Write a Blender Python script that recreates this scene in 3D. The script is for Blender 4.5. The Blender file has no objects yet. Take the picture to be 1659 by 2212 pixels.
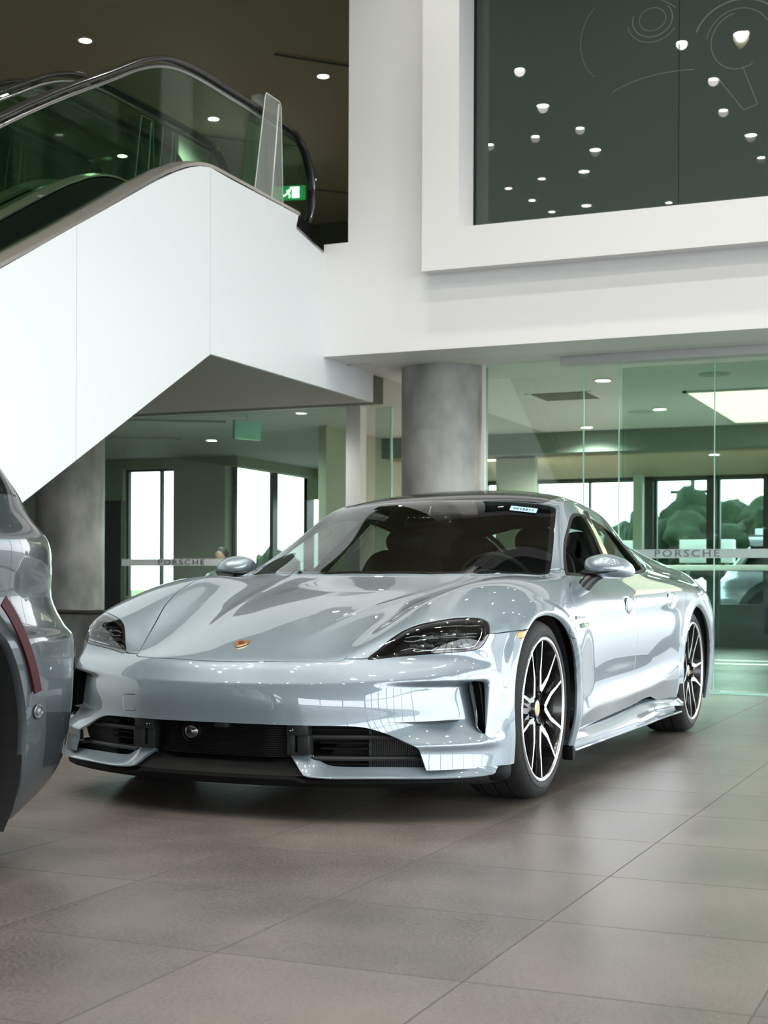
import bpy, bmesh, math, random
import numpy as np
from mathutils import Vector, Matrix, Euler
LEVEL=4
EXPO=0.97
# ---------------------------------------------------------------- helpers
SC = bpy.context.scene
COL = SC.collection
def tag(o, label=None, cat=None, group=None, kind=None):
    if label: o['label'] = label
    if cat: o['category'] = cat
    if group: o['group'] = group
    if kind: o['kind'] = kind
    return o
def empty(name, loc=(0, 0, 0), rz=0., label=None, cat=None, group=None):
    o = bpy.data.objects.new(name, None); COL.objects.link(o)
    o.location = loc; o.rotation_euler = (0, 0, rz); o.empty_display_size = .1
    return tag(o, label, cat, group)
def link(name, me, mats=None, parent=None, smooth=None):
    o = bpy.data.objects.new(name, me); COL.objects.link(o)
    if mats is not None:
        for m in (mats if isinstance(mats, (list, tuple)) else [mats]): me.materials.append(m)
    if parent is not None: o.parent = parent
    if smooth is not None:
        if smooth is True or smooth >= 180: me.shade_smooth()
        elif smooth:
            me.shade_smooth(); me.set_sharp_from_angle(angle=math.radians(smooth))
    return o
class MB:
    """collects primitive shapes into one mesh"""
    def __init__(s): s.bm = bmesh.new(); s.mi = 0
    def _m(s, fs, mi):
        for f in fs: f.material_index = s.mi if mi is None else mi
    def poly(s, pts, mi=None):
        f = s.bm.faces.new([s.bm.verts.new(p) for p in pts]); s._m([f], mi); return f
    def box(s, x0, y0, z0, x1, y1, z1, bev=0, mi=None, M=None):
        v = [s.bm.verts.new(p) for p in [(x0,y0,z0),(x1,y0,z0),(x1,y1,z0),(x0,y1,z0),(x0,y0,z1),(x1,y0,z1),(x1,y1,z1),(x0,y1,z1)]]
        fs = [s.bm.faces.new([v[i] for i in q]) for q in [(3,2,1,0),(4,5,6,7),(0,1,5,4),(1,2,6,5),(2,3,7,6),(3,0,4,7)]]
        s._m(fs, mi)
        if M is not None: bmesh.ops.transform(s.bm, matrix=M, verts=v)
        if bev:
            es = list({e for f in fs for e in f.edges})
            bmesh.ops.bevel(s.bm, geom=es, offset=bev, segments=2, affect='EDGES', profile=.5)
        return fs
    def prism(s, pts, axis, a, b, mi=None, M=None):
        """extrude 2d polygon along axis from a to b. axis x:(y,z) y:(x,z) z:(x,y)"""
        def P(p, t):
            return {'x': (t, p[0], p[1]), 'y': (p[0], t, p[1]), 'z': (p[0], p[1], t)}[axis]
        A = [s.bm.verts.new(P(p, a)) for p in pts]; B = [s.bm.verts.new(P(p, b)) for p in pts]
        fs = [s.bm.faces.new(A), s.bm.faces.new(B[::-1])]
        n = len(pts)
        for i in range(n): fs.append(s.bm.faces.new([A[i], B[i], B[(i+1) % n], A[(i+1) % n]]))
        s._m(fs, mi)
        if M is not None: bmesh.ops.transform(s.bm, matrix=M, verts=A+B)
        return fs
    def lathe(s, prof, n=48, axis='x', c=(0, 0, 0), mi=None, a0=0., a1=2*math.pi, closed=True, mis=None):
        """prof: list of (axial, radius)"""
        rings = []
        m = n if closed else n+1
        for k in range(m):
            a = a0+(a1-a0)*k/n; ca, sa = math.cos(a), math.sin(a)
            r = []
            for t, q in prof:
                if axis == 'x': p = (t, q*ca, q*sa)
                elif axis == 'y': p = (q*ca, t, q*sa)
                else: p = (q*ca, q*sa, t)
                r.append(s.bm.verts.new((p[0]+c[0], p[1]+c[1], p[2]+c[2])))
            rings.append(r)
        fs = []
        for k in range(n):
            A = rings[k]; B = rings[(k+1) % m]
            for i in range(len(prof)-1):
                f = s.bm.faces.new([A[i], A[i+1], B[i+1], B[i]])
                f.material_index = (mis[i] if mis else (s.mi if mi is None else mi)); fs.append(f)
        return fs
    def tube(s, pts, r, n=10, cap=True, mi=None, flat=1., closed=False):
        pts = [Vector(p) for p in pts]; rings = []; N = len(pts)
        rr = r if isinstance(r, (list, tuple)) else [r]*N
        up = Vector((0, 0, 1)); prev = None
        for k, p in enumerate(pts):
            if closed: t = pts[(k+1) % N]-pts[k-1]
            else: t = pts[min(k+1, N-1)]-pts[max(k-1, 0)]
            t.normalize()
            if prev is None:
                ref = up if abs(t.z) < .9 else Vector((1, 0, 0))
                a = t.cross(ref).normalized()
            else:
                a = (prev-t*prev.dot(t)).normalized()
            prev = a; b = t.cross(a)
            rings.append([s.bm.verts.new(p+(a*math.cos(2*math.pi*i/n)+b*math.sin(2*math.pi*i/n)*flat)*rr[k]) for i in range(n)])
        fs = []
        for k in range(N if closed else N-1):
            A, B = rings[k], rings[(k+1) % N]
            for i in range(n): fs.append(s.bm.faces.new([A[i], A[(i+1) % n], B[(i+1) % n], B[i]]))
        if cap and not closed: fs += [s.bm.faces.new(rings[0][::-1]), s.bm.faces.new(rings[-1])]
        s._m(fs, mi); return fs
    def grid(s, rows, mi=None, closed=False, flip=False):
        R = [[s.bm.verts.new(p) for p in r] for r in rows]; fs = []
        for a in range(len(R)-1):
            n = len(R[a])
            for i in range(n if closed else n-1):
                q = [R[a][i], R[a][(i+1) % n], R[a+1][(i+1) % n], R[a+1][i]]
                fs.append(s.bm.faces.new(q[::-1] if flip else q))
        s._m(fs, mi); return fs
    def ico(s, c, r, sub=2, sc=(1, 1, 1), mi=None):
        M = Matrix.Translation(c) @ Matrix.Diagonal((sc[0], sc[1], sc[2], 1))
        g = bmesh.ops.create_icosphere(s.bm, subdivisions=sub, radius=r, matrix=M)
        fs = {f for v in g['verts'] for f in v.link_faces}; s._m(fs, mi)
    def build(s, name, mats, parent=None, smooth=None, weld=None, recalc=False):
        if weld: bmesh.ops.remove_doubles(s.bm, verts=s.bm.verts, dist=weld)
        if recalc: bmesh.ops.recalc_face_normals(s.bm, faces=s.bm.faces)
        me = bpy.data.meshes.new(name); s.bm.to_mesh(me); s.bm.free()
        return link(name, me, mats, parent, smooth)
def catmull(P, n=8, closed=False):
    P = [np.array(p, float) for p in P]; N = len(P); out = []
    rng = range(N if closed else N-1)
    for k in rng:
        p1, p2 = P[k], P[(k+1) % N]
        p0 = P[k-1] if (closed or k > 0) else 2*p1-p2
        p3 = P[(k+2) % N] if (closed or k+2 < N) else 2*p2-p1
        for i in range(n):
            t = i/n
            out.append(.5*((2*p1)+(-p0+p2)*t+(2*p0-5*p1+4*p2-p3)*t*t+(-p0+3*p1-3*p2+p3)*t**3))
    if not closed: out.append(P[-1])
    return out
def lerp(a, b, t): return a+(b-a)*t
# ---- materials
def mat(name, col, rough=.5, metal=0., coat=0., coat_r=.03, emit=None, es=0., spec=.5, alpha=1.):
    m = bpy.data.materials.new(name); m.use_nodes = True
    b = m.node_tree.nodes['Principled BSDF']
    b.inputs['Base Color'].default_value = (*col, 1); b.inputs['Roughness'].default_value = rough
    b.inputs['Metallic'].default_value = metal; b.inputs['Coat Weight'].default_value = coat
    b.inputs['Coat Roughness'].default_value = coat_r; b.inputs['Specular IOR Level'].default_value = spec
    if emit: b.inputs['Emission Color'].default_value = (*emit, 1); b.inputs['Emission Strength'].default_value = es
    return m
def noise_mat(name, c0, c1, scale=8., rough=.6, bump=0., detail=6., metal=0., r2=None, coords='Object', stretch=(1, 1, 1), lo=.35, hi=.65, coat=0.):
    m = mat(name, c0, rough, metal, coat); nt = m.node_tree; b = nt.nodes['Principled BSDF']
    tc = nt.nodes.new('ShaderNodeTexCoord'); mp = nt.nodes.new('ShaderNodeMapping'); mp.inputs['Scale'].default_value = stretch
    nz = nt.nodes.new('ShaderNodeTexNoise'); nz.inputs['Scale'].default_value = scale; nz.inputs['Detail'].default_value = detail
    cr = nt.nodes.new('ShaderNodeValToRGB'); cr.color_ramp.elements[0].color = (*c0, 1); cr.color_ramp.elements[1].color = (*c1, 1)
    cr.color_ramp.elements[0].position = lo; cr.color_ramp.elements[1].position = hi
    nt.links.new(tc.outputs[coords], mp.inputs[0]); nt.links.new(mp.outputs[0], nz.inputs['Vector'])
    nt.links.new(nz.outputs['Fac'], cr.inputs[0]); nt.links.new(cr.outputs[0], b.inputs['Base Color'])
    if bump:
        bp = nt.nodes.new('ShaderNodeBump'); bp.inputs['Strength'].default_value = bump; bp.inputs['Distance'].default_value = .02
        nt.links.new(nz.outputs['Fac'], bp.inputs['Height']); nt.links.new(bp.outputs[0], b.inputs['Normal'])
    return m
def glass_mat(name, tint, ior=1.5, rough=0., boost=1.):
    """thin sheet glass: tinted see-through plus a real fresnel reflection"""
    m = bpy.data.materials.new(name); m.use_nodes = True; nt = m.node_tree; nt.nodes.clear()
    o = nt.nodes.new('ShaderNodeOutputMaterial'); mx = nt.nodes.new('ShaderNodeMixShader')
    t = nt.nodes.new('ShaderNodeBsdfTransparent'); t.inputs[0].default_value = (*tint, 1)
    g = nt.nodes.new('ShaderNodeBsdfGlossy'); g.inputs['Roughness'].default_value = rough; g.inputs[0].default_value = (1, 1, 1, 1)
    f = nt.nodes.new('ShaderNodeLayerWeight'); f.inputs['Blend'].default_value = .5
    pw = nt.nodes.new('ShaderNodeMath'); pw.operation = 'POWER'; pw.inputs[1].default_value = 5
    f0 = ((ior-1)/(ior+1))**2
    ml = nt.nodes.new('ShaderNodeMath'); ml.operation = 'MULTIPLY_ADD'; ml.use_clamp = True
    ml.inputs[1].default_value = (1-f0)*boost; ml.inputs[2].default_value = f0*boost
    nt.links.new(f.outputs['Facing'], pw.inputs[0]); nt.links.new(pw.outputs[0], ml.inputs[0]); nt.links.new(ml.outputs[0], mx.inputs[0])
    nt.links.new(t.outputs[0], mx.inputs[1]); nt.links.new(g.outputs[0], mx.inputs[2]); nt.links.new(mx.outputs[0], o.inputs[0])
    return m
# ---------------------------------------------------------------- body cage
# top grid rows j (nose to tail), points i = 0..8 (centre to shoulder)
TOP = [
 [(0,-.875,.553),(.16,-.866,.553),(.31,-.832,.553),(.43,-.777,.554),(.54,-.715,.558),(.64,-.655,.565),(.725,-.605,.572),(.795,-.557,.583),(.845,-.510,.594)],
 [(0,-.77,.597),(.16,-.765,.593),(.30,-.74,.584),(.41,-.705,.588),(.51,-.665,.621),(.61,-.63,.645),(.70,-.59,.655),(.782,-.545,.658),(.842,-.485,.642)],
 [(0,-.56,.668),(.17,-.555,.662),(.31,-.53,.652),(.43,-.50,.662),(.53,-.475,.708),(.62,-.46,.728),(.715,-.44,.728),(.808,-.42,.713),(.880,-.375,.672)],
 [(0,-.25,.744),(.19,-.25,.738),(.34,-.24,.729),(.47,-.23,.742),(.575,-.215,.791),(.66,-.20,.806),(.75,-.185,.800),(.845,-.17,.764),(.918,-.155,.706)],
 [(0,.08,.800),(.21,.08,.795),(.38,.085,.787),(.53,.09,.803),(.635,.10,.845),(.71,.11,.856),(.79,.115,.840),(.875,.12,.795),(.940,.125,.724)],
 [(0,.34,.840),(.23,.35,.838),(.43,.37,.833),(.58,.39,.846),(.675,.41,.862),(.745,.43,.864),(.815,.45,.850),(.882,.46,.805),(.935,.47,.735)],
 [(0,.50,.872),(.25,.515,.873),(.46,.56,.874),(.62,.625,.876),(.742,.70,.878),(.776,.722,.878),(.802,.745,.872),(.828,.76,.858),(.922,.77,.765)],
 [(0,.86,1.065),(.22,.875,1.060),(.41,.915,1.045),(.555,.965,1.032),(.655,1.01,1.030),(.690,1.04,1.030),(.755,1.06,.945),(.818,1.07,.862),(.925,1.07,.770)],
 [(0,1.23,1.235),(.20,1.24,1.232),(.37,1.265,1.225),(.49,1.295,1.215),(.578,1.325,1.207),(.618,1.35,1.190),(.725,1.37,1.03),(.822,1.38,.868),(.932,1.38,.775)],
 [(0,1.70,1.320),(.19,1.70,1.316),(.35,1.70,1.302),(.46,1.71,1.285),(.535,1.715,1.262),(.588,1.72,1.218),(.708,1.73,1.05),(.824,1.73,.875),(.938,1.73,.782)],
 [(0,2.15,1.335),(.19,2.15,1.329),(.34,2.15,1.308),(.44,2.15,1.282),(.515,2.15,1.247),(.567,2.15,1.192),(.69,2.15,1.04),(.805,2.15,.890),(.940,2.15,.795)],
 [(0,2.60,1.298),(.175,2.60,1.292),(.31,2.60,1.270),(.405,2.60,1.240),(.480,2.60,1.212),(.533,2.60,1.160),(.636,2.60,1.03),(.745,2.60,.908),(.932,2.60,.818)],
 [(0,3.05,1.212),(.165,3.05,1.207),(.295,3.05,1.187),(.38,3.05,1.158),(.445,3.05,1.115),(.495,3.05,1.06),(.585,3.05,.985),(.70,3.05,.918),(.912,3.04,.825)],
 [(0,3.50,1.09),(.17,3.50,1.085),(.32,3.50,1.07),(.42,3.50,1.05),(.49,3.50,1.03),(.55,3.49,1.00),(.65,3.48,.955),(.76,3.46,.905),(.885,3.43,.815)],
 [(0,3.95,.965),(.17,3.945,.963),(.31,3.93,.958),(.42,3.91,.952),(.52,3.89,.942),(.61,3.86,.930),(.69,3.82,.908),(.76,3.77,.875),(.815,3.70,.82)],
]
# front fascia rows k=1..6 for i=0..8
FRONT = [
 [(0,-.912,.513),(.17,-.902,.513),(.325,-.868,.514),(.45,-.815,.517),(.565,-.752,.522),(.668,-.685,.530),(.755,-.618,.538),(.822,-.555,.548),(.868,-.488,.558)],
 [(0,-.934,.474),(.175,-.925,.475),(.335,-.890,.477),(.465,-.838,.481),(.585,-.774,.488),(.69,-.704,.497),(.780,-.628,.507),(.845,-.557,.515),(.890,-.480,.520)],
 [(0,-.942,.41),(.18,-.933,.41),(.345,-.90,.41),(.478,-.848,.413),(.60,-.783,.416),(.71,-.712,.42),(.798,-.634,.425),(.860,-.556,.43),(.905,-.472,.435)],
 [(0,-.936,.333),(.18,-.928,.333),(.35,-.897,.333),(.485,-.846,.333),(.61,-.782,.335),(.72,-.712,.337),(.81,-.634,.340),(.872,-.553,.345),(.915,-.468,.35)],
 [(0,-.942,.25),(.18,-.934,.25),(.355,-.905,.25),(.49,-.858,.25),(.615,-.797,.25),(.728,-.726,.25),(.818,-.645,.25),(.88,-.558,.25),(.922,-.465,.255)],
 [(0,-.955,.155),(.18,-.947,.155),(.36,-.918,.155),(.50,-.868,.155),(.625,-.806,.155),(.738,-.733,.155),(.828,-.65,.155),(.888,-.56,.155),(.925,-.465,.16)],
]
# side rows for j=1..14 : list of six (x,y,z)
SIDE = [
 [(.876,-.458,.592),(.900,-.438,.538),(.922,-.428,.455),(.933,-.422,.36),(.937,-.418,.262),(.932,-.415,.165)],
 [(.912,-.32,.625),(.935,-.31,.565),(.948,-.30,.475),(.953,-.30,.375),(.953,-.30,.27),(.945,-.30,.165)],
 [(.945,-.145,.655),(.960,-.14,.58),(.966,-.14,.485),(.966,-.14,.38),(.963,-.14,.27),(.950,-.14,.165)],
 [(.960,.13,.665),(.970,.135,.585),(.972,.135,.487),(.970,.135,.382),(.966,.135,.27),(.950,.135,.165)],
 [(.950,.475,.672),(.957,.475,.588),(.955,.475,.487),(.953,.475,.384),(.950,.475,.285),(.918,.475,.165)],
 [(.938,.77,.69),(.942,.77,.60),(.940,.77,.495),(.936,.77,.385),(.949,.77,.310),(.905,.77,.165)],
 [(.941,1.07,.695),(.944,1.07,.605),(.940,1.07,.498),(.934,1.07,.392),(.951,1.07,.315),(.903,1.07,.165)],
 [(.946,1.38,.70),(.948,1.38,.61),(.943,1.38,.50),(.935,1.38,.398),(.954,1.38,.322),(.905,1.38,.165)],
 [(.950,1.73,.705),(.951,1.73,.615),(.945,1.73,.505),(.936,1.73,.405),(.956,1.73,.332),(.908,1.73,.165)],
 [(.953,2.15,.71),(.955,2.15,.62),(.949,2.15,.515),(.944,2.15,.415),(.956,2.15,.335),(.915,2.15,.165)],
 [(.958,2.60,.725),(.962,2.60,.625),(.958,2.60,.52),(.955,2.60,.42),(.952,2.60,.31),(.93,2.60,.165)],
 [(.952,3.04,.735),(.962,3.04,.635),(.962,3.04,.525),(.958,3.04,.42),(.952,3.04,.30),(.93,3.04,.165)],
 [(.935,3.42,.725),(.952,3.42,.63),(.955,3.42,.525),(.95,3.42,.42),(.94,3.42,.30),(.92,3.42,.165)],
 [(.855,3.72,.73),(.88,3.73,.63),(.885,3.74,.53),(.88,3.75,.42),(.86,3.74,.30),(.82,3.70,.18)],
]
# tail rows for i=0..7
REAR = [
 [(0,3.96,.86),(.17,3.955,.86),(.31,3.945,.86),(.43,3.925,.86),(.53,3.905,.855),(.62,3.875,.85),(.71,3.84,.84),(.79,3.785,.815)],
 [(0,3.97,.74),(.17,3.965,.74),(.32,3.955,.74),(.44,3.935,.74),(.55,3.91,.735),(.65,3.88,.73),(.735,3.845,.72),(.815,3.79,.70)],
 [(0,3.985,.62),(.17,3.98,.62),(.32,3.97,.62),(.45,3.95,.62),(.56,3.925,.62),(.66,3.89,.62),(.75,3.85,.61),(.825,3.795,.60)],
 [(0,4.0,.50),(.17,3.995,.50),(.32,3.985,.50),(.45,3.965,.50),(.56,3.94,.50),(.66,3.905,.50),(.75,3.86,.50),(.82,3.80,.49)],
 [(0,3.98,.36),(.17,3.975,.36),(.32,3.965,.36),(.45,3.945,.36),(.56,3.92,.36),(.66,3.885,.36),(.74,3.84,.36),(.80,3.78,.35)],
 [(0,3.90,.22),(.17,3.895,.22),(.32,3.885,.22),(.45,3.865,.22),(.55,3.84,.22),(.64,3.81,.22),(.71,3.77,.22),(.77,3.73,.21)],
]
def build_cage():
    V = []; idx = {}
    def add(key, p):
        idx[key] = len(V); V.append(p)
    NJ = len(TOP); NI = 9
    for j in range(NJ):
        for i in range(NI): add(('t', j, i), TOP[j][i])
    for k in range(6):
        for i in range(9): add(('f', k, i), FRONT[k][i])
        for j in range(1, NJ): add(('s', k, j), SIDE[j-1][k])
        for i in range(8): add(('r', k, i), REAR[k][i])
    def front(k, i): return idx[('t', 0, i)] if k < 0 else idx[('f', k, i)]
    def side(k, j):
        if k < 0: return idx[('t', j, 8)]
        return idx[('f', k, 8)] if j == 0 else idx[('s', k, j)]
    def rear(k, i):
        if k < 0: return idx[('t', NJ-1, i)]
        return idx[('s', k, NJ-1)] if i == 8 else idx[('r', k, i)]
    Fc = []
    for j in range(NJ-1):
        for i in range(NI-1):
            Fc.append((idx[('t', j, i)], idx[('t', j, i+1)], idx[('t', j+1, i+1)], idx[('t', j+1, i)]))
    for k in range(-1, 5):
        for i in range(8):
            Fc.append((front(k, i), front(k+1, i), front(k+1, i+1), front(k, i+1)))
            Fc.append((rear(k, i), rear(k, i+1), rear(k+1, i+1), rear(k+1, i)))
        for j in range(NJ-1):
            Fc.append((side(k, j), side(k+1, j), side(k+1, j+1), side(k, j+1)))
    cre = {}
    def cr(a, b, w): cre[(min(a, b), max(a, b))] = w
    for i in range(8):
        cr(front(1, i), front(1, i+1), .55 if i < 6 else .3)
    for i in range(4): cr(idx[('t', 6, i)], idx[('t', 6, i+1)], .5)
    for j in range(6, 12): cr(idx[('t', j, 7)], idx[('t', j, 7-0)], 0) if False else None
    for j in range(6, 12): cr(idx[('t', j, 7)], idx[('t', j+1, 7)], .5)
    for j in range(5, 10): cr(side(4, j), side(4, j+1), .55)
    # mirror: full car cage so that the centre line is smooth
    n = len(V); V2 = list(V); mp = {}
    for a, (x, y, z) in enumerate(V):
        if abs(x) < 1e-9: mp[a] = a
        else: mp[a] = len(V2); V2.append((-x, y, z))
    F2 = list(Fc) + [tuple(mp[a] for a in reversed(f)) for f in Fc]
    for (a, b), w in list(cre.items()):
        c, d = mp[a], mp[b]; cre[(min(c, d), max(c, d))] = w
    return np.array(V2, float), F2, cre, n

def subdiv(V, Fs, cre, level):
    me = bpy.data.meshes.new('tmp'); me.from_pydata([tuple(v) for v in V], [], Fs); me.update()
    at = me.attributes.new('crease_edge', 'FLOAT', 'EDGE')
    vals = [cre.get((min(e.vertices), max(e.vertices)), 0.) for e in me.edges]
    at.data.foreach_set('value', vals)
    ob = bpy.data.objects.new('tmp', me); bpy.context.scene.collection.objects.link(ob)
    md = ob.modifiers.new('s', 'SUBSURF'); md.levels = md.render_levels = level; md.boundary_smooth = 'ALL'
    dg = bpy.context.evaluated_depsgraph_get(); dg.update()
    ev = ob.evaluated_get(dg); m2 = ev.to_mesh()
    n = len(m2.vertices); co = np.empty(n*3); m2.vertices.foreach_get('co', co)
    nf = len(m2.polygons); lv = np.empty(nf*4, int); m2.loops.foreach_get('vertex_index', lv)
    ev.to_mesh_clear(); bpy.data.objects.remove(ob); bpy.data.meshes.remove(me)
    return co.reshape(-1, 3), lv.reshape(-1, 4)

def limit_surface(level=4):
    V, Fs, cre, n = build_cage()
    T = V.copy(); P = V.copy()
    for it in range(5):
        L, _ = subdiv(P, Fs, cre, 1)
        P += .8*(T - L[:len(T)])
    co, q = subdiv(P, Fs, cre, level)
    return co, q
def make_camera():
    F, YAW, SY, RO = 3137., .406, 162.9, .0043
    cd = bpy.data.cameras.new('camera'); co = bpy.data.objects.new('camera', cd)
    bpy.context.scene.collection.objects.link(co)
    cd.sensor_fit = 'HORIZONTAL'; cd.sensor_width = 36; cd.lens = F*36/1659
    cd.shift_y = SY/1659; cd.clip_start = .05; cd.clip_end = 500
    co.matrix_world = Matrix.Translation((2.584, -5.422, .8154)) @ Matrix.Rotation(YAW, 4, 'Z') @ Matrix.Rotation(math.pi/2, 4, 'X') @ Matrix.Rotation(RO, 4, 'Z')
    bpy.context.scene.camera = co
    return co
# ---------------------------------------------------------------- cutting the body surface into panels
def poly_sd(P, poly):
    """signed distance (negative inside) of points P (n,2) to a closed polygon"""
    poly = np.asarray(poly, float); A = poly; B = np.roll(poly, -1, axis=0)
    d2 = np.full(len(P), 1e9); cross = np.zeros(len(P), int)
    for a, b in zip(A, B):
        e = b-a; L = e@e
        if L < 1e-14: continue
        w = P-a; t = np.clip((w@e)/L, 0, 1); q = w-t[:, None]*e
        d2 = np.minimum(d2, (q*q).sum(1))
        c = (a[1] > P[:, 1]) != (b[1] > P[:, 1])
        with np.errstate(divide='ignore', invalid='ignore'):
            xi = (b[0]-a[0])*(P[:, 1]-a[1])/(b[1]-a[1]+1e-30)+a[0]
        cross += (c & (P[:, 0] < xi))
    d = np.sqrt(d2); return np.where(cross % 2 == 1, -d, d)
class Surf:
    def __init__(s, V, N, T): s.V, s.N, s.T = V, N, T
    def clip(s, phi):
        """split into (phi<0, phi>0) parts; phi per vertex"""
        V, N, T = s.V, s.N, s.T
        phi = np.where(np.abs(phi) < 1e-7, 1e-7, phi)
        neg = phi[T] < 0; k = neg.sum(1)
        full_in = T[k == 3]; full_out = T[k == 0]
        newV = []; newN = []; cache = {}
        base = len(V)
        def mid(a, b):
            key = (a, b) if a < b else (b, a)
            if key in cache: return cache[key]
            t = phi[a]/(phi[a]-phi[b]); newV.append(V[a]+(V[b]-V[a])*t)
            n = N[a]+(N[b]-N[a])*t; newN.append(n/np.linalg.norm(n)); cache[key] = base+len(newV)-1
            return cache[key]
        ins, outs = [], []
        for tri, ng in zip(T[(k == 1) | (k == 2)], neg[(k == 1) | (k == 2)]):
            one = 1 if ng.sum() == 1 else 0
            i = int(np.where(ng == bool(one))[0][0])
            a, b, c = tri[i], tri[(i+1) % 3], tri[(i+2) % 3]
            ab = mid(a, b); ac = mid(a, c)
            lone = [(a, ab, ac)]; pair = [(ab, b, c), (ab, c, ac)]
            if one: ins += lone; outs += pair
            else: outs += lone; ins += pair
        V2 = np.vstack([V]+([np.array(newV)] if newV else [])); N2 = np.vstack([N]+([np.array(newN)] if newN else []))
        def mk(full, add):
            T2 = np.vstack([full]+([np.array(add, int)] if add else [])); return Surf(V2, N2, T2).compact()
        return mk(full_in, ins), mk(full_out, outs)
    def compact(s):
        u, inv = np.unique(s.T.ravel(), return_inverse=True)
        return Surf(s.V[u], s.N[u], inv.reshape(-1, 3))
    def take(s, mask): return Surf(s.V, s.N, s.T[mask]).compact()
    def copy(s): return Surf(s.V.copy(), s.N.copy(), s.T.copy())
    def cut(s, poly, axes, gap=0., where=None):
        """(inside, outside) of a closed outline seen along one axis; gap = half width left open"""
        P = s.V[:, axes].copy()
        if 0 in axes and not getattr(s, 'signed', False): P[:, list(axes).index(0)] = np.abs(P[:, list(axes).index(0)])
        ph = poly_sd(P, poly)
        if where is not None: ph = np.where(where(s.V, s.N), ph, np.maximum(ph, .05))
        if gap:
            i, _ = s.clip(ph+gap); _, o = s.clip(ph-gap)
        else: i, o = s.clip(ph)
        return i, o
def surf_obj(s, name, mats, parent, lip=.012, thick=None):
    """panel mesh with the smooth surface normals and a folded-in edge"""
    V, N, T = s.V, s.N, s.T
    E = np.sort(np.vstack([T[:, [0, 1]], T[:, [1, 2]], T[:, [2, 0]]]), axis=1)
    D = np.vstack([T[:, [0, 1]], T[:, [1, 2]], T[:, [2, 0]]])
    _, idx, cnt = np.unique(E, axis=0, return_index=True, return_counts=True)
    bd = D[idx[cnt == 1]]
    Vs = [V]; faces = T.tolist(); fl = [N[t].tolist() for t in T]
    if lip and len(bd):
        u, inv = np.unique(bd.ravel(), return_inverse=True); inv = inv.reshape(-1, 2)
        low = V[u]-N[u]*lip; Vs.append(low); b0 = len(V)
        top2 = b0+len(u); Vs.append(V[u])
        for (i, j) in inv:
            a, b = top2+i, top2+j; c, d = b0+j, b0+i
            p = V[u[i]]; q = V[u[j]]; e = q-p; n = np.cross(e, -N[u[i]]); l = np.linalg.norm(n)
            if l < 1e-12: continue
            n = -n/l
            n1 = (n+.55*N[u[i]]); n1 /= np.linalg.norm(n1)
            faces.append([b, a, d, c]); fl.append([n1.tolist(), n1.tolist(), n.tolist(), n.tolist()])
    AV = np.vstack(Vs)
    me = bpy.data.meshes.new(name); me.from_pydata(AV.tolist(), [], faces)
    me.polygons.foreach_set('use_smooth', [True]*len(me.polygons))
    flat = [n for f in fl for n in f]
    me.normals_split_custom_set(flat)
    return link(name, me, mats, parent)
def smooth_normals(V, T):
    n = np.cross(V[T[:, 1]]-V[T[:, 0]], V[T[:, 2]]-V[T[:, 0]])
    N = np.zeros_like(V)
    for k in range(3): np.add.at(N, T[:, k], n)
    return N/np.maximum(np.linalg.norm(N, axis=1), 1e-12)[:, None]
def gauss(x, c, w): return np.exp(-((x-c)/w)**2)
def sstep(x, a, b):
    t = np.clip((x-a)/(b-a), 0, 1); return t*t*(3-2*t)

def detail(V, N):
    """panel sculpting: arch lips, fascia recesses beside the air slots, hood ribs, door hollows, handles"""
    V = V.copy(); X = np.abs(V[:, 0]); Y = V[:, 1]; Z = V[:, 2]; sg = np.sign(V[:, 0])
    side = sstep(np.abs(N[:, 0]), .45, .8)
    for yc in (0., 2.9):
        r = np.sqrt(((Y-yc)/.39)**2+((np.maximum(Z, .347)-.347)/.363)**2)
        V[:, 0] += sg*side*(.010*sstep(r, 1.22, 1.13)-.022*sstep(r, 1.05, .97))*(r > .9)
    # upper fascia: scooped between the crease (z .485) and the lower ledge (z .33)
    f = (Y < -.3)
    u = X
    ins = sstep(u, .42, .72)*sstep(u, .885, .868)*sstep(Z, .488, .465)*sstep(Z, .26, .36)
    V[:, 1] += np.where(f, .034*ins*sstep(u, .5, .82), 0)
    V[:, 0] -= np.where(f, sg*.030*ins*sstep(u, .6, .84), 0)
    # ledge below the scoop
    led = sstep(u, .55, .78)*sstep(u, .93, .88)*gauss(Z, .268, .018)
    V[:, 1] -= np.where(f, .010*led, 0); V[:, 0] += np.where(f, sg*.007*led, 0)
    # hood ribs
    xr = np.interp(Y, [-.75, -.25, .1, .4], [.20, .30, .375, .43])
    hood = (Y > -.8) & (Y < .6) & (Z > .5)
    rib = .0045*gauss(X, xr, .022)*sstep(Y, -.72, -.3)
    V[:, 2] += np.where(hood, rib, 0)
    # handles: shallow dish
    for yc, zc in ((1.32, .735), (2.20, .757)):
        d = np.sqrt(((Y-yc)/.085)**2+((Z-zc)/.045)**2)
        V[:, 0] -= sg*side*.012*sstep(d, 1.0, .55)
    return V

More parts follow.
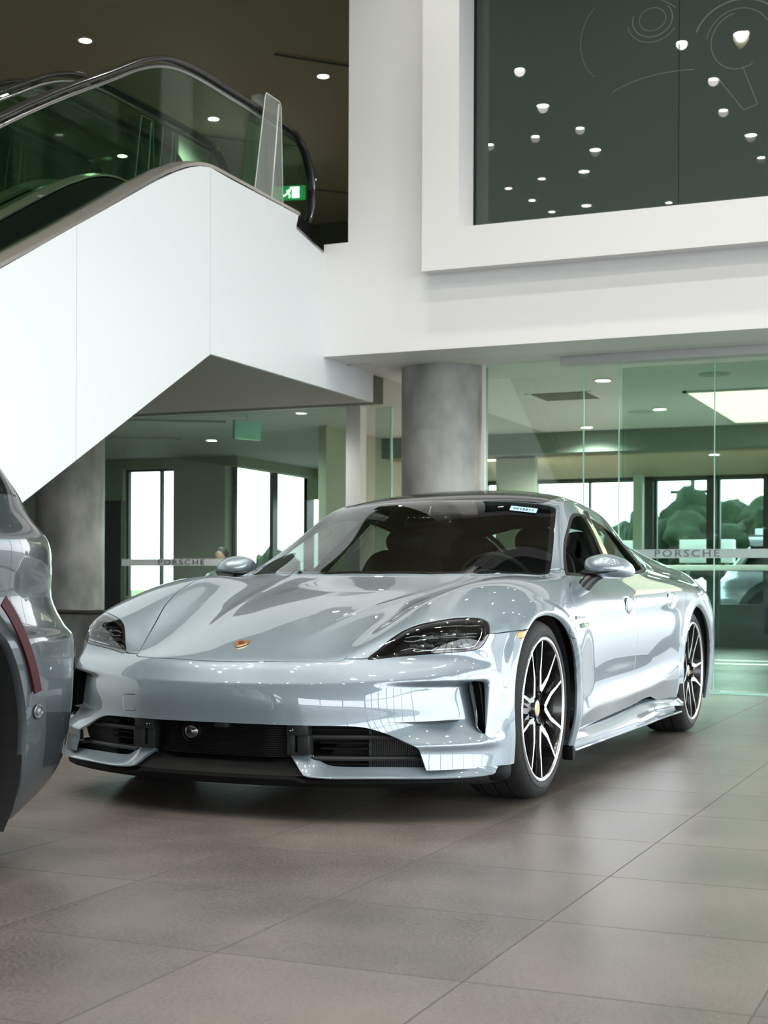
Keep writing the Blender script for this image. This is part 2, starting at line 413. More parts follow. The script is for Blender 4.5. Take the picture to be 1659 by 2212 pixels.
G = .0022
WS = [(0,.505),(.25,.518),(.46,.562),(.60,.618),(.70,.672),(.735,.700),(.735,.72),(.716,.80),(.691,.90),(.667,1.00),(.641,1.10),(.616,1.20),(.592,1.29),(.578,1.315),(.545,1.330),(.49,1.322),(.37,1.292),(.20,1.268),(0,1.258)]
HOODP = [(0,-.882),(.08,-.879),(.156,-.869),(.23,-.855),(.294,-.838),(.36,-.812),(.405,-.790),(.425,-.775),(.444,-.70),(.473,-.60),(.504,-.50),(.538,-.40),(.564,-.30),(.589,-.20),(.612,-.10),(.636,0),(.660,.12),(.688,.26),(.712,.40),(.728,.52),(.732,.60),(.722,.655),(.700,.662),(.60,.608),(.46,.552),(.25,.508),(0,.495)]
ROOF = [(0,1.266),(.20,1.276),(.37,1.300),(.46,1.322),(.505,1.345),(.520,1.40),(.513,1.55),(.503,1.70),(.488,1.95),(.470,2.2),(.445,2.5),(.415,2.8),(.395,2.98),(.37,3.0),(0,3.01)]
RGLASS = [(0,3.03),(.37,3.02),(.395,3.04),(.40,3.3),(.42,3.6),(.44,3.78),(.40,3.83),(.2,3.85),(0,3.855)]
DLO = [(.742,.871),(.775,.872),(.90,.871),(1.1,.868),(1.38,.874),(1.73,.881),(2.15,.896),(2.45,.912),(2.62,.924),(2.665,.930),(2.66,.950),(2.60,.992),(2.50,1.04),(2.35,1.094),(2.15,1.138),(1.94,1.168),(1.74,1.185),(1.56,1.188),(1.44,1.175),(1.35,1.152),(1.26,1.115),(1.10,1.043),(.94,.962),(.80,.892)]
HL = [(.506,.561),(.584,.569),(.656,.576),(.728,.582),(.798,.588),(.831,.593),(.850,.605),(.8575,.630),(.8595,.658),(.848,.687),(.823,.7035),(.789,.7085),(.747,.7075),(.699,.699),(.643,.686),(.597,.665),(.561,.634),(.533,.598)]
SLOT = [(.826,.462),(.829,.476),(.838,.4825),(.852,.4835),(.860,.476),(.866,.437),(.873,.37),(.881,.304),(.874,.299),(.852,.318),(.846,.340),(.836,.40)]
MOUTH = [(0,.336),(.20,.3355),(.36,.3345),(.47,.334),(.535,.329),(.597,.310),(.656,.284),(.69,.268),(.706,.256),(.716,.228),(.732,.181),(.737,.160),(.737,.10),(0,.10)]
FEND = [(-.74,.562),(-.70,.570),(-.65,.579),(-.60,.588),(-.555,.596),(-.525,.604),(-.495,.622),(-.465,.646),(-.44,.6515),(-.404,.6505),(-.308,.657),(-.23,.661),(-.18,.665),(-.12,.676),(-.05,.69),(0,.60),(.2,.5),(.3,.162),(.446,.162),(.437,.30),(.435,.47),(.425,.57),(.413,.66),(.425,.715),(.47,.775),(.55,.815),(.66,.84),(.742,.862),(.742,.95),(-.9,.95),(-.9,.562)]
FDOOR = [(.742,.862),(.66,.84),(.55,.815),(.47,.775),(.425,.715),(.413,.66),(.425,.57),(.435,.47),(.437,.30),(.45,.222),(.60,.222),(1.0,.238),(1.40,.254),(1.44,.256),(1.45,.40),(1.468,.50),(1.470,.74),(1.50,.81),(1.555,.872),(1.555,.90),(.742,.90)]
RDOOR = [(1.555,.872),(1.50,.81),(1.470,.74),(1.468,.50),(1.45,.40),(1.44,.256),(1.52,.262),(1.62,.272),(1.78,.274),(1.95,.245),(2.2,.236),(2.42,.228),(2.455,.50),(2.47,.60),(2.51,.69),(2.57,.77),(2.60,.84),(2.57,.90),(2.54,.95),(1.555,.95)]
FLAP = [(.286,.751),(.331,.754),(.356,.742),(.355,.703),(.343,.656),(.322,.617),(.290,.610),(.258,.622),(.232,.65),(.220,.70),(.240,.737)]
MARK = [(-.30,.652),(-.19,.6635),(-.155,.667),(-.20,.640),(-.225,.6355),(-.308,.629),(-.312,.636)]
# ---------------------------------------------------------------- materials of the cars
def paint_mat(name, col, metal=.35, rough=.38, flake=.12, ior=1.8):
    m = mat(name, col, rough, metal, 1., .015); nt = m.node_tree; b = nt.nodes['Principled BSDF']
    b.inputs['Coat IOR'].default_value = ior
    tc = nt.nodes.new('ShaderNodeTexCoord'); v = nt.nodes.new('ShaderNodeTexVoronoi'); v.inputs['Scale'].default_value = 900
    mx = nt.nodes.new('ShaderNodeMix'); mx.data_type = 'RGBA'
    mx.inputs[6].default_value = (*[c*(1-flake) for c in col], 1); mx.inputs[7].default_value = (*[min(1, c*(1+flake)) for c in col], 1)
    sp = nt.nodes.new('ShaderNodeSeparateColor')
    nt.links.new(tc.outputs['Object'], v.inputs['Vector']); nt.links.new(v.outputs['Color'], sp.inputs[0]); nt.links.new(sp.outputs[0], mx.inputs[0])
    nt.links.new(mx.outputs[2], b.inputs['Base Color'])
    return m
M = {}
def car_mats():
    M['paint'] = paint_mat('ice_grey_metallic_paint', (.175, .222, .252))
    M['blackgloss'] = mat('gloss_black_trim', (.006, .006, .007), .08, 0, 1.)
    M['blackplastic'] = mat('black_plastic', (.003, .003, .003), .55, spec=.10)
    M['darkplastic'] = mat('dark_satin_plastic', (.013, .014, .015), .38, spec=.35)
    M['ductblack'] = mat('matte_duct_black', (.006, .0065, .007), .6, spec=.15)
    M['mirrorblack'] = mat('mirror_foot_black', (.005, .005, .006), .28, 0, 0, spec=.35)
    M['rubbertrim'] = mat('black_window_rubber', (.006, .006, .006), .5, spec=.15)
    M['strip_white'] = mat('clear_ribbed_marker', (.75, .62, .50), .2, 0, .6)
    M['cavity'] = mat('dark_cavity', (.004, .004, .004), .8)
    M['tyre'] = noise_mat('tyre_rubber', (.005, .005, .005), (.010, .010, .010), 40, .75, .05)
    M['rimblack'] = mat('gloss_black_rim', (.006, .006, .006), .25, 0, .35)
    M['rimcut'] = mat('machined_aluminium', (.86, .87, .87), .16, .95)
    M['chrome'] = mat('chrome', (.8, .82, .83), .06, 1.)
    M['steel'] = mat('brushed_steel', (.45, .46, .46), .3, 1.)
    M['disc'] = mat('brake_disc', (.25, .25, .25), .3, 1.)
    M['ws'] = glass_mat('windscreen_glass', (.42, .47, .44), 1.55, 0, 1.25)
    M['sideglass'] = glass_mat('side_glass', (.30, .33, .32), 1.5, 0, .12)
    M['roofglass'] = mat('dark_glass_roof', (.006, .007, .007), .06, 0, 0, spec=.25)
    M['lens'] = glass_mat('headlight_lens', (.92, .95, .95), 1.5, 0, 1.1)
    M['orange'] = mat('amber_reflector', (1., .28, .02), .25, 0, 1.)
    M['gold'] = mat('gold_crest', (.75, .42, .16), .22, .9)
    M['crestred'] = mat('crest_red', (.35, .02, .01), .3)
    M['seat'] = noise_mat('black_seat_leather', (.010, .010, .010), (.018, .018, .018), 60, .5)
    M['fins'] = mat('radiator_fins', (.06, .06, .06), .5, .4)
    M['lampgrey'] = mat('lamp_reflector_grey', (.12, .13, .14), .25, .7)
    M['lampdark'] = mat('lamp_module_black', (.02, .021, .022), .2, 0, 1.)
    M['sticker'] = mat('pale_blue_sticker', (.30, .48, .58), .6, spec=.1)
    M['ink'] = mat('black_ink', (.01, .01, .012), .5)
    M['greenscript'] = mat('green_outlined_script', (.03, .12, .03), .3)
    M['cream'] = mat('cream_edge', (.7, .6, .52), .4)

def split_sides(s):
    c = s.V[s.T].mean(1)[:, 0]
    return s.take(c > 0), s.take(c < 0)
def pair(s, name, mats, parent, lip=.012):
    a, b = split_sides(s)
    return surf_obj(a, name, mats, parent, lip), surf_obj(b, name, mats, parent, lip)
def shrink_in(s, poly, axes, d, where=None):
    P = s.V[:, axes].copy()
    if 0 in axes: P[:, list(axes).index(0)] = np.abs(P[:, list(axes).index(0)])
    ph = poly_sd(P, poly)+d
    if where is not None: ph = np.where(where(s.V, s.N), ph, np.maximum(ph, .05))
    return s.clip(ph)
def closed_half(p):  # outline given from x=0 to x=0: push the two centre points across so it closes over the middle
    p = [list(q) for q in p]; p[0][0] = -.05; p[-1][0] = -.05; return p

def build_body(car, level=4):
    co, q = limit_surface(level)
    T = np.vstack([q[:, [0, 1, 2]], q[:, [0, 2, 3]]])
    N0 = smooth_normals(co, T); V = detail(co, N0); N = smooth_normals(V, T)
    S = Surf(V, N, T)
    # wheel openings
    ph = np.full(len(S.V), 9.)
    for yc in (0., 2.9):
        r = (np.sqrt(((S.V[:, 1]-yc)/.39)**2+((np.maximum(S.V[:, 2], .347)-.347)/.363)**2)-1)*.37
        ph = np.minimum(ph, r)
    _, S = S.clip(ph)
    up = lambda V, N: V[:, 2] > .55
    ws, S = S.cut(closed_half(WS), (0, 1), .0015, lambda V, N: (V[:, 2] > .85) & (V[:, 1] < 1.5) & (V[:, 1] > .45))
    hood, S = S.cut(closed_half(catmull(HOODP[:8], 4)[:-1]+[np.array(p) for p in HOODP[7:]]), (0, 1), G, lambda V, N: (V[:, 2] > .52) & (N[:, 2] > .2) & (V[:, 1] < .75))
    roof, S = S.cut(closed_half(ROOF), (0, 1), .0015, lambda V, N: V[:, 2] > 1.0)
    rgl, S = S.cut(closed_half(RGLASS), (0, 1), .0015, lambda V, N: (V[:, 2] > .9) & (V[:, 1] > 2.9))
    hl_all, S = S.cut(HL_S, (0, 2), .0012, lambda V, N: V[:, 1] < -.30)
    mk, S = S.cut(MARK, (1, 2), .001, lambda V, N: np.abs(V[:, 0]) > .85)
    dlo, S = S.cut(DLO_S, (1, 2), .001, lambda V, N: (np.abs(V[:, 0]) > .42) & (V[:, 2] < 1.25))
    fl, S = S.cut(catmull(FLAP, 6, True), (1, 2), .0012, lambda V, N: np.abs(V[:, 0]) > .8)
    fend, S = S.cut(FEND, (1, 2), G*.8, lambda V, N: (np.abs(V[:, 0]) > .40) & (V[:, 1] < .745) & (V[:, 2] > .150))
    fd, S = S.cut(FDOOR, (1, 2), G, lambda V, N: np.abs(V[:, 0]) > .7)
    rd, S = S.cut(RDOOR, (1, 2), G, lambda V, N: np.abs(V[:, 0]) > .6)
    # what is left: front bumper, and the shell with pillars, quarters and tail
    bump, shell = S.clip(S.V[:, 1]+.05)
    shell = shell.take(~((shell.V[shell.T].mean(1)[:, 2] < .30) & (shell.V[shell.T].mean(1)[:, 1] < 2.52)))
    _, bump = bump.cut(closed_half(catmull(MOUTH[:-2], 4)[:-1]+[np.array(p) for p in MOUTH[-3:]]), (0, 2), 0, lambda V, N: V[:, 1] < -.3)
    _, bump = bump.cut(catmull(SLOT, 4, True), (0, 2), 0, lambda V, N: V[:, 1] < -.3)
    _, bump = bump.clip(bump.V[:, 2]-.1805)
    # tow cover outline on the car's right
    bump.signed = True
    tow, bump = bump.cut([(-.418, .412), (-.412, .418), (-.352, .420), (-.346, .414), (-.346, .366), (-.352, .360), (-.408, .358), (-.415, .364)], (0, 2), .0011, lambda V, N: V[:, 1] < -.3)
    p = M['paint']
    surf_obj(hood, 'hood', p, car)
    fb = surf_obj(bump, 'front_bumper', p, car, .010)
    surf_obj(tow, 'tow_cover', p, fb, .006)
    rest, low = shell.clip(.86-shell.V[:, 2])
    rails, rear_top = rest.clip(np.maximum(rest.V[:, 1]-2.95, 0)+(rest.V[:, 1] < 2.95)*-.01)
    surf_obj(rails, 'roof_rail_frame', p, car, .02); surf_obj(rear_top, 'rear_deck', p, car, .02)
    back, quart = low.clip(3.45-low.V[:, 1])
    surf_obj(back, 'rear_bumper', p, car, .02); pair(quart, 'rear_quarter_panel', p, car, .02)
    surf_obj(roof, 'roof_panel', M['roofglass'], car, .006)
    inner, ring = shrink_in(ws, closed_half(WS), (0, 1), .022)
    w = surf_obj(inner, 'windscreen', M['ws'], car, 0)
    surf_obj(ring, 'windscreen_border', M['blackgloss'], w, .006)
    inner, ring = shrink_in(rgl, closed_half(RGLASS), (0, 1), .03)
    r = surf_obj(inner, 'rear_window', M['sideglass'], car, 0); surf_obj(ring, 'window_border', M['blackgloss'], r, .006)
    pair(fend, 'front_fender', p, car)
    doors = pair(fd, 'front_door', p, car); rdoors = pair(rd, 'rear_door', p, car)
    pair(fl, 'charge_flap', p, car, .004)
    white, amber = mk.clip(-.212-(mk.V[:, 1]))
    pair(amber, 'side_marker', M['orange'], car, .004)
    for o in pair(white, 'marker_clear_end', M['strip_white'], car, .004): pass
    # side windows
    trim_in, trim = shrink_in(dlo, DLO_S, (1, 2), .014)
    pair(trim, 'window_trim', M['rubbertrim'], car, .012)
    # b pillar band leaning with the door cut, c divider
    def band(s, y0, z0, y1, z1, w):
        e = np.array([y1-y0, z1-z0]); e /= np.linalg.norm(e); n = np.array([e[1], -e[0]])
        d = (s.V[:, 1]-y0)*n[0]+(s.V[:, 2]-z0)*n[1]
        a, rest = s.clip(np.abs(d)-w)
        c1 = rest.V[rest.T].mean(1); dd = (c1[:, 1]-y0)*n[0]+(c1[:, 2]-z0)*n[1]
        return a, rest.take(dd < 0), rest.take(dd > 0)
    pil, s1, s2 = band(trim_in, 1.52, .88, 1.79, 1.20, .035)
    if s1.V[:, 1].mean() > s2.V[:, 1].mean(): s1, s2 = s2, s1
    div, s3, s4 = band(s2, 2.40, .90, 2.22, 1.13, .016)
    if s3.V[:, 1].mean() > s4.V[:, 1].mean(): s3, s4 = s4, s3
    pair(pil, 'pillar_cover', M['blackgloss'], car, .004)
    pair(div, 'window_divider', M['rubbertrim'], car, .004)
    pair(s1, 'front_side_window', M['sideglass'], car, 0); pair(s3, 'rear_side_window', M['sideglass'], car, 0)
    pair(s4, 'quarter_window', M['sideglass'], car, 0)
    # headlights: black bezel, clear cover
    inner, ring = shrink_in(hl_all, HL_S, (0, 2), .0085)
    lens = pair(inner, 'headlight_cover', M['lens'], None, 0)
    bez = pair(ring, 'headlight_bezel', M['blackgloss'], None, .02)
    # inner lining that keeps the body dark inside
    return lens, bez, inner, fb, doors, rdoors
HL_S = catmull(HL, 5, True)
DLO_S = [tuple(p) for p in catmull(DLO[:11], 1)[:-1]]+[tuple(p) for p in catmull(DLO[10:]+DLO[:1], 4)[:-1]]
def mirror_x(pts, s): return [(s*p[0], p[1], p[2]) for p in pts]
def headlights(car, lens, bez, inner):
    a, b = split_sides(inner)
    for s, L, B, sf in ((1, lens[0], bez[0], a), (-1, lens[1], bez[1], b)):
        root = empty('headlight'); root.parent = car
        L.parent = root; B.parent = root
        # bowl behind the cover: same outline pushed back
        V, T = sf.V, sf.T
        c = Vector((s*.70, -.50, .63))
        back = V.copy(); back[:, 0] = V[:, 0]*.96+.04*c.x-s*.012; back[:, 1] = V[:, 1]*.9+.1*c.y+.075; back[:, 2] = V[:, 2]*.93+.07*c.z-.018
        E = np.sort(np.vstack([T[:, [0, 1]], T[:, [1, 2]], T[:, [2, 0]]]), axis=1); D = np.vstack([T[:, [0, 1]], T[:, [1, 2]], T[:, [2, 0]]])
        _, idx, cnt = np.unique(E, axis=0, return_index=True, return_counts=True); bd = D[idx[cnt == 1]]
        n = len(V); rim = V-sf.N*.004
        faces = T.tolist()+[[int(q[1])+n, int(q[0])+n, int(q[0]), int(q[1])] for q in bd]
        me = bpy.data.meshes.new('housing'); me.from_pydata(back.tolist()+rim.tolist(), [], faces)
        link('lamp_housing', me, M['lampdark'], root, True)
        # four light modules in two tiers, each a stubby drum with a dark lens and a pale side reflector
        def at(x, z, d):   # point behind the cover surface
            k = np.argmin((np.abs(V[:, 0])-x)**2+(V[:, 2]-z)**2); p = Vector(V[k]); n = Vector(sf.N[k]); q = Vector((s*x, p.y, z))-n*d*.75; q.y += d*.45; return q
        for (x, z, r) in ((.690, .662, .0135), (.765, .668, .014), (.672, .617, .0135), (.768, .622, .014)):
            o = at(x, z, .042)
            m = MB(); m.lathe([(-.030, r*1.25), (-.030, r), (-.018, r*.95), (-.012, r*.3), (-.012, 0)], 24, 'y', o, mi=0)
            m.lathe([(-.030, r*1.25), (.03, r*1.3)], 24, 'y', o, mi=0)
            md = m.build('light_module', [M['lampdark']], root, 40)
            m = MB(); m.ico((o.x, o.y-.018, o.z), r*.85, 2, (1, .45, 1)); m.build('projector_lens', [M['chrome']], md, True)
            # winged grey fin to each side of the module
            for q in (-1, 1):
                m = MB()
                x0, x1 = o.x+q*s*r*1.1, o.x+q*s*(r*1.1+.030)
                m.box(min(x0, x1), o.y-.028+abs(q-1)*.0, o.z-.005, max(x0, x1), o.y-.012, o.z+.005, .002)
                m.build('daylight_bar', [M['lampgrey']], md, 30)
        # grey wave strips framing each tier
        for zs, amp in ((.688, -.012), (.648, .008), (.641, -.008), (.598, .008)):
            pts = []
            for k in range(29):
                x = .60+.235*k/28
                t = (x-.60)/.235; w = math.exp(-((t-.12)/.10)**2)+math.exp(-((t-.93)/.07)**2)
                z = zs+amp*w+.012*(t-.5)
                q = at(x, z, .020); pts.append(q)
            m = MB(); m.tube(catmull([tuple(p) for p in pts[::4]], 5), .0028, 6); m.build('trim_strip', [M['lampgrey']], root, True)
        # bright blade at the outer end
        pts = [at(.838, .676, .014), at(.845, .655, .014), at(.838, .620, .014), at(.820, .604, .014), at(.74, .597, .012), at(.64, .588, .012)]
        m = MB(); m.tube(catmull([tuple(p) for p in pts], 5), .0022, 6); m.build('chrome_strip', [M['chrome']], root, True)

def make_wheel(name='wheel'):
    root = empty(name)      # axis along x, outer face +x, centre at origin, outer face plane at x=0
    W = .265; R = .3465
    prof = [(-W+.02, .268), (-W+.008, .30), (-W+.010, .322), (-W+.035, .341), (-W+.06, .3455)]
    for g in (.045, .10, .155):   # grooves
        prof += [(-W+.02+g, R), (-W+.023+g, R-.007), (-W+.031+g, R-.007), (-W+.034+g, R)]
    prof += [(-.055, .3455), (-.030, .341), (-.012, .330), (-.003, .312), (.002, .298), (.000, .286), (-.006, .279), (-.012, .270)]
    m = MB(); m.lathe(prof, 96); t = m.build('tyre', [M['tyre']], root, 50)
    # lettering rib on the sidewall
    m = MB(); m.lathe([(-.0005, .304), (.0022, .303), (.0022, .300), (.001, .299)], 96); m.build('sidewall_rib', [M['tyre']], t, True)
    # rim lip and barrel
    m = MB(); m.lathe([(-.016, .272), (-.003, .281), (.001, .279), (.0015, .272), (-.001, .2665), (-.006, .2645)], 96); m.build('rim_lip', [M['rimcut']], root, 60)
    m = MB(); m.lathe([(-.006, .2645), (-.02, .262), (-.05, .253), (-.12, .245), (-.24, .255), (-.25, .27)], 96); m.build('rim_barrel', [M['rimblack']], root, 60)
    # five V shaped spokes with machined front edge
    def xf(r):          # face profile: dished towards the hub
        return -.004-.026*(1-min(1, r/.262))**1.2
    for k in range(5):
        c = math.radians(90+72*k)-math.radians(90)
        m = MB()
        def P(a, r): return (r*math.cos(c+math.radians(a)), r*math.sin(c+math.radians(a)), r)
        # one arm each way: centre line points (angle, radius, width)
        for sg in (1, -1):
            L = [(0, .076, .024), (sg*9, .092, .023), (sg*20, .145, .018), (sg*20.5, .20, .0125), (sg*21, .264, .011)]
            c2 = []
            for (a, r, w) in L: c2.append((np.array(P(a, r)[:2]), w, r))
            rows_f, rows_b = [], []
            for i, (p, w, r) in enumerate(c2):
                e = c2[min(i+1, len(c2)-1)][0]-c2[max(i-1, 0)][0]; e = e/np.linalg.norm(e); n = np.array([-e[1], e[0]])
                a_, b_ = p+n*w/2, p-n*w/2; a2, b2 = p+n*w*.9, p-n*w*.9
                rows_f.append([(xf(r), a_[0], a_[1]), (xf(r), b_[0], b_[1])])
                rows_b.append([(xf(r)-.002, a_[0], a_[1]), (xf(r)-.045, a2[0], a2[1]), (xf(r)-.045, b2[0], b2[1]), (xf(r)-.002, b_[0], b_[1])])
            m.grid(rows_f, 0); m.grid([[r_[0], r_[1], r_[2], r_[3]] for r_ in rows_b], 1)
            for rf, rb in zip(rows_f[:-1], rows_b[:-1]): pass
            for i in range(len(rows_f)-1):
                m.poly([rows_f[i][0], rows_f[i+1][0], rows_b[i+1][0], rows_b[i][0]], 1)
                m.poly([rows_f[i][1], rows_f[i+1][1], rows_b[i+1][3], rows_b[i][3]], 1)
        m.build('spoke', [M['rimcut'], M['rimblack']], root, recalc=False)
        # black web from the hub between two neighbouring Vs (runs outwards under the arms)
        m = MB()
        pts = [P(36-24, .05), P(36-14, .10), P(36-11, .15), P(36-14.5, .262), P(36+14.5, .262), P(36+11, .15), P(36+14, .10), P(36+24, .05)]
        m2 = [(p[0], p[1]) for p in pts]
        m.prism(m2[:3]+m2[5:], 'x', -.040, -.062)
        for q in (-1, 1):
            a = [P(36+q*12.5, .12), P(36+q*15.2, .262), P(36+q*11.8, .262), P(36+q*5, .12)]
            m.prism([(p[0], p[1]) for p in a], 'x', -.024, -.062)
        m.build('spoke_web', [M['rimblack']], root)
    m = MB(); m.lathe([(-.10, .070), (-.052, .066), (-.046, .052), (-.044, .034)], 40); m.build('hub', [M['rimblack']], root, 40)
    m = MB(); m.lathe([(-.046, .034), (-.028, .032), (-.026, .026)], 32, mi=0); m.lathe([(-.026, .026), (-.024, .010), (-.024, 0)], 32, mi=1)
    m.build('hub_cap', [M['steel'], M['gold']], root, 40)
    for k in range(5):
        a = math.radians(72*k+54)
        m = MB(); m.lathe([(-.050, .010), (-.034, .010), (-.032, .007), (-.040, .0)], 12, c=(0, .055*math.cos(a), .055*math.sin(a))); m.build('wheel_bolt', [M['blackplastic']], root, 40)
    m = MB(); m.lathe([(-.13, .08), (-.13, .20), (-.155, .20), (-.155, .08)], 64); m.build('brake_disc', [M['disc']], root, 40)
    m = MB()
    for k in range(9):
        pass
    A = [math.radians(a) for a in range(145, 216, 7)]
    rows = []
    for a in A: rows.append([(-.10, r*math.cos(a+math.pi/2), r*math.sin(a+math.pi/2)) for r in (.13, .215)])
    pr = [(r*math.cos(a), r*math.sin(a)) for r, As in ((.125, A), (.222, A[::-1])) for a in As]
    m.prism(pr, 'x', -.095, -.175); m.build('brake_caliper', [M['lampgrey']], root, 30)
    return root
def copy_tree(o, parent=None):
    c = o.copy(); COL.objects.link(c); c.parent = parent
    for ch in list(o.children): copy_tree(ch, c)
    return c

def text_mesh(body, size, depth=0., font_w=0., align='CENTER', spacing=1., offset=0.):
    cu = bpy.data.curves.new('t', 'FONT'); cu.body = body; cu.size = size; cu.extrude = depth; cu.align_x = align; cu.align_y = 'CENTER'
    cu.space_character = spacing; cu.offset = offset; cu.resolution_u = 3
    o = bpy.data.objects.new('t', cu); COL.objects.link(o)
    dg = bpy.context.evaluated_depsgraph_get(); dg.update()
    me = bpy.data.meshes.new_from_object(o.evaluated_get(dg)); bpy.data.objects.remove(o); bpy.data.curves.remove(cu)
    return me
def frame(origin, xdir, ydir):
    x = Vector(xdir).normalized(); y = Vector(ydir); z = x.cross(y).normalized(); y = z.cross(x)
    return Matrix(((x.x, y.x, z.x, origin[0]), (x.y, y.y, z.y, origin[1]), (x.z, y.z, z.z, origin[2]), (0, 0, 0, 1)))
def put_text(name, body, size, Mx, mats, parent, depth=.0005, spacing=1., offset=0., sx=1.):
    me = text_mesh(body, size, depth, spacing=spacing, offset=offset)
    me.transform(Mx @ Matrix.Diagonal((sx, 1, 1, 1)))
    return link(name, me, mats, parent)

def plan_y(x):   # front plan curve at the lip
    return float(np.interp(abs(x), [0, .18, .36, .50, .625, .738, .828, .888, .925, .945], [-.955, -.947, -.918, -.868, -.806, -.733, -.65, -.56, -.465, -.40]))
def front_intakes(car, fb):
    # painted lip blades either side
    for s in (1, -1):
        m = MB(); rows = []
        FC = [(.276,-.876,.226),(.308,-.895,.198),(.336,-.91,.171),(.358,-.918,.162),(.429,-.905,.158),(.50,-.878,.158),(.584,-.836,.158),(.70,-.768,.156),(.767,-.720,.155),(.85,-.645,.155),(.912,-.56,.157),(.921,-.54,.171),(.924,-.53,.181)]
        BC = [(.276,-.874,.228),(.312,-.867,.2295),(.348,-.860,.230),(.372,-.853,.214),(.411,-.843,.194),(.466,-.825,.190),(.557,-.79,.190),(.649,-.745,.189),(.728,-.695,.187),(.80,-.65,.185),(.87,-.59,.184),(.90,-.555,.184),(.922,-.532,.183)]
        FC = catmull(FC, 4); BC = catmull(BC, 4)
        for f, b in zip(FC, BC):
            q = lambda p, dy=0, dz=0: (s*p[0], p[1]+dy, p[2]+dz)
            w = float(np.clip((.922-f[0])/.06, 0, 1))
            rows.append([q(b, .03*w, -.03*w), q(b), q((f*.3+b*.7), 0, -.001*w), q((f*.7+b*.3), 0, -.001*w), q(f, .004*w, .003*w), q(f), q(f, .003*w, -.004*w), q(f, .03*w, -.005*w)])
        m.grid(rows, flip=(s < 0)); m.build('lip_blade', [M['paint']], fb, 50)
    # black splitter under everything
    m = MB(); rows = []
    for k in range(61):
        x = -.918+1.836*k/60; y = plan_y(x)+.012; a = abs(x); lim = 9 if a < .52 else -.425
        zt = .148 if a > .33 else .158
        if a > .90: zt = .165
        rows.append([(x, max(y+.006, min(y+.10, lim)), zt+.004), (x, y+.004, zt), (x, y-.001, zt-.012), (x, y+.008, .122+.004*(a > .9)), (x, max(y+.012, min(y+.16, lim)), .118), (x, max(y+.016, min(y+.32, lim+.005)), .116)])
    m.grid(rows, flip=True); m.build('splitter', [M['blackplastic']], car, 40)
    # corner filler behind the blade end
    for s in (1, -1):
        m = MB()
        rws = []
        for (z, k) in ((.1795, 0), (.157, 0), (.138, .003), (.124, .018), (.115, .05)):
            rws.append([(s*(x-k*.6*(x > .87)), y+k*(y < -.44), z) for (x, y) in ((.85, -.56), (.90, -.535), (.922, -.50), (.930, -.45), (.931, -.402), (.88, -.400), (.82, -.45))])
        m.grid(rws, closed=True); m.poly(rws[-1]); m.poly(rws[0]); m.build('bumper_corner', [M['blackplastic']], car, 50, recalc=True)
    # central sloping apron
    m = MB(); rows = []
    for k in range(31):
        x = -.40+.8*k/30; y = plan_y(x)
        rows.append([(x, y+.16, .262), (x, y+.13, .250), (x, y+.045, .185), (x, y+.02, .158)])
    m.grid(rows, flip=True); m.build('lower_apron', [M['blackplastic']], car, 60)
    # cavity box
    m = MB(); rows = []
    for k in range(33):
        x = -.80+1.6*k/32; y = plan_y(x)
        rows.append([(x, y+.035, .345), (x, y+.20, .35), (x, y+.22, .12)])
    m.grid(rows, flip=True)
    m.build('grille_cavity', [M['cavity']], car)
    # centre finned panel
    root = empty('active_grille'); root.parent = car
    m = MB(); rows = []
    for k in range(41):
        x = -.262+.55*k/40; y = plan_y(x)+.055+.03*max(0, (abs(x)-.2)/.08)
        r = []
        for j in range(15):
            z0 = .333-.0078*j
            r += [(x, y, z0), (x, y-.0035, z0-.002), (x, y-.0035, z0-.0055), (x, y, z0-.0065)]
        rows.append(r)
    m.grid(rows, flip=True); m.build('finned_panel', [M['blackplastic']], root, 30)
    # cruise radar dome
    m = MB(); c = (-.104, -.905, .297)
    m.lathe([(.03, .040), (-.004, .040), (-.010, .036), (-.008, .033), (0, .0325)], 40, 'y', c, mi=0)
    m.lathe([(.0, .0325), (-.010, .029), (-.020, .018), (-.0235, .006), (-.024, 0)], 40, 'y', c, mi=1)
    m.build('radar_sensor', [M['blackplastic'], M['blackgloss']], root, 50)
    # camera under the bumper edge
    m = MB(); m.box(-.002, -.925, .318, .052, -.88, .334, .002); m.build('front_camera', [M['darkplastic']], root, 30)
    # brackets left and right
    for s in (1, -1):
        m = MB()
        y = plan_y(.30)+.05
        m.box(s*.278-.004, y-.018, .232, s*.278+.004, y+.05, .334); m.box(min(s*.27, s*.352), y-.022, .298, max(s*.27, s*.352), y+.02, .334, .003)
        m.box(min(s*.312, s*.358), y-.018, .232, max(s*.312, s*.358), y+.02, .300, .003)
        m.box(min(s*.27, s*.30), y-.016, .232, max(s*.27, s*.30), y+.02, .300, .003)
        m.box(min(s*.27, s*.34), y-.014, .228, max(s*.27, s*.34), y+.02, .238, .002)
        br = m.build('grille_bracket', [M['darkplastic']], root, 30)
        m = MB(); m.lathe([(-.004, .009), (-.006, .007), (-.003, .0055), (0, 0)], 16, 'y', (s*.292, y-.022, .316)); m.build('sensor_eye', [M['blackgloss']], br, 40)
        # intake slats
        sl = empty('side_intake'); sl.parent = car
        for z, x1 in ((.292, .63), (.218, .715)):
            m = MB(); rows = []
            for k in range(17):
                x = .352+(x1-.352)*k/16; y = plan_y(x)+.055
                rows.append([(s*x, y+.03, z+.008), (s*x, y, z+.007), (s*x, y-.004, z), (s*x, y, z-.007), (s*x, y+.03, z-.006)])
            m.grid(rows, flip=(s > 0)); m.build('slat', [M['darkplastic']], sl, 50)
        # radiator core behind
        m = MB()
        x0, x1 = .535, .73
        n = 34
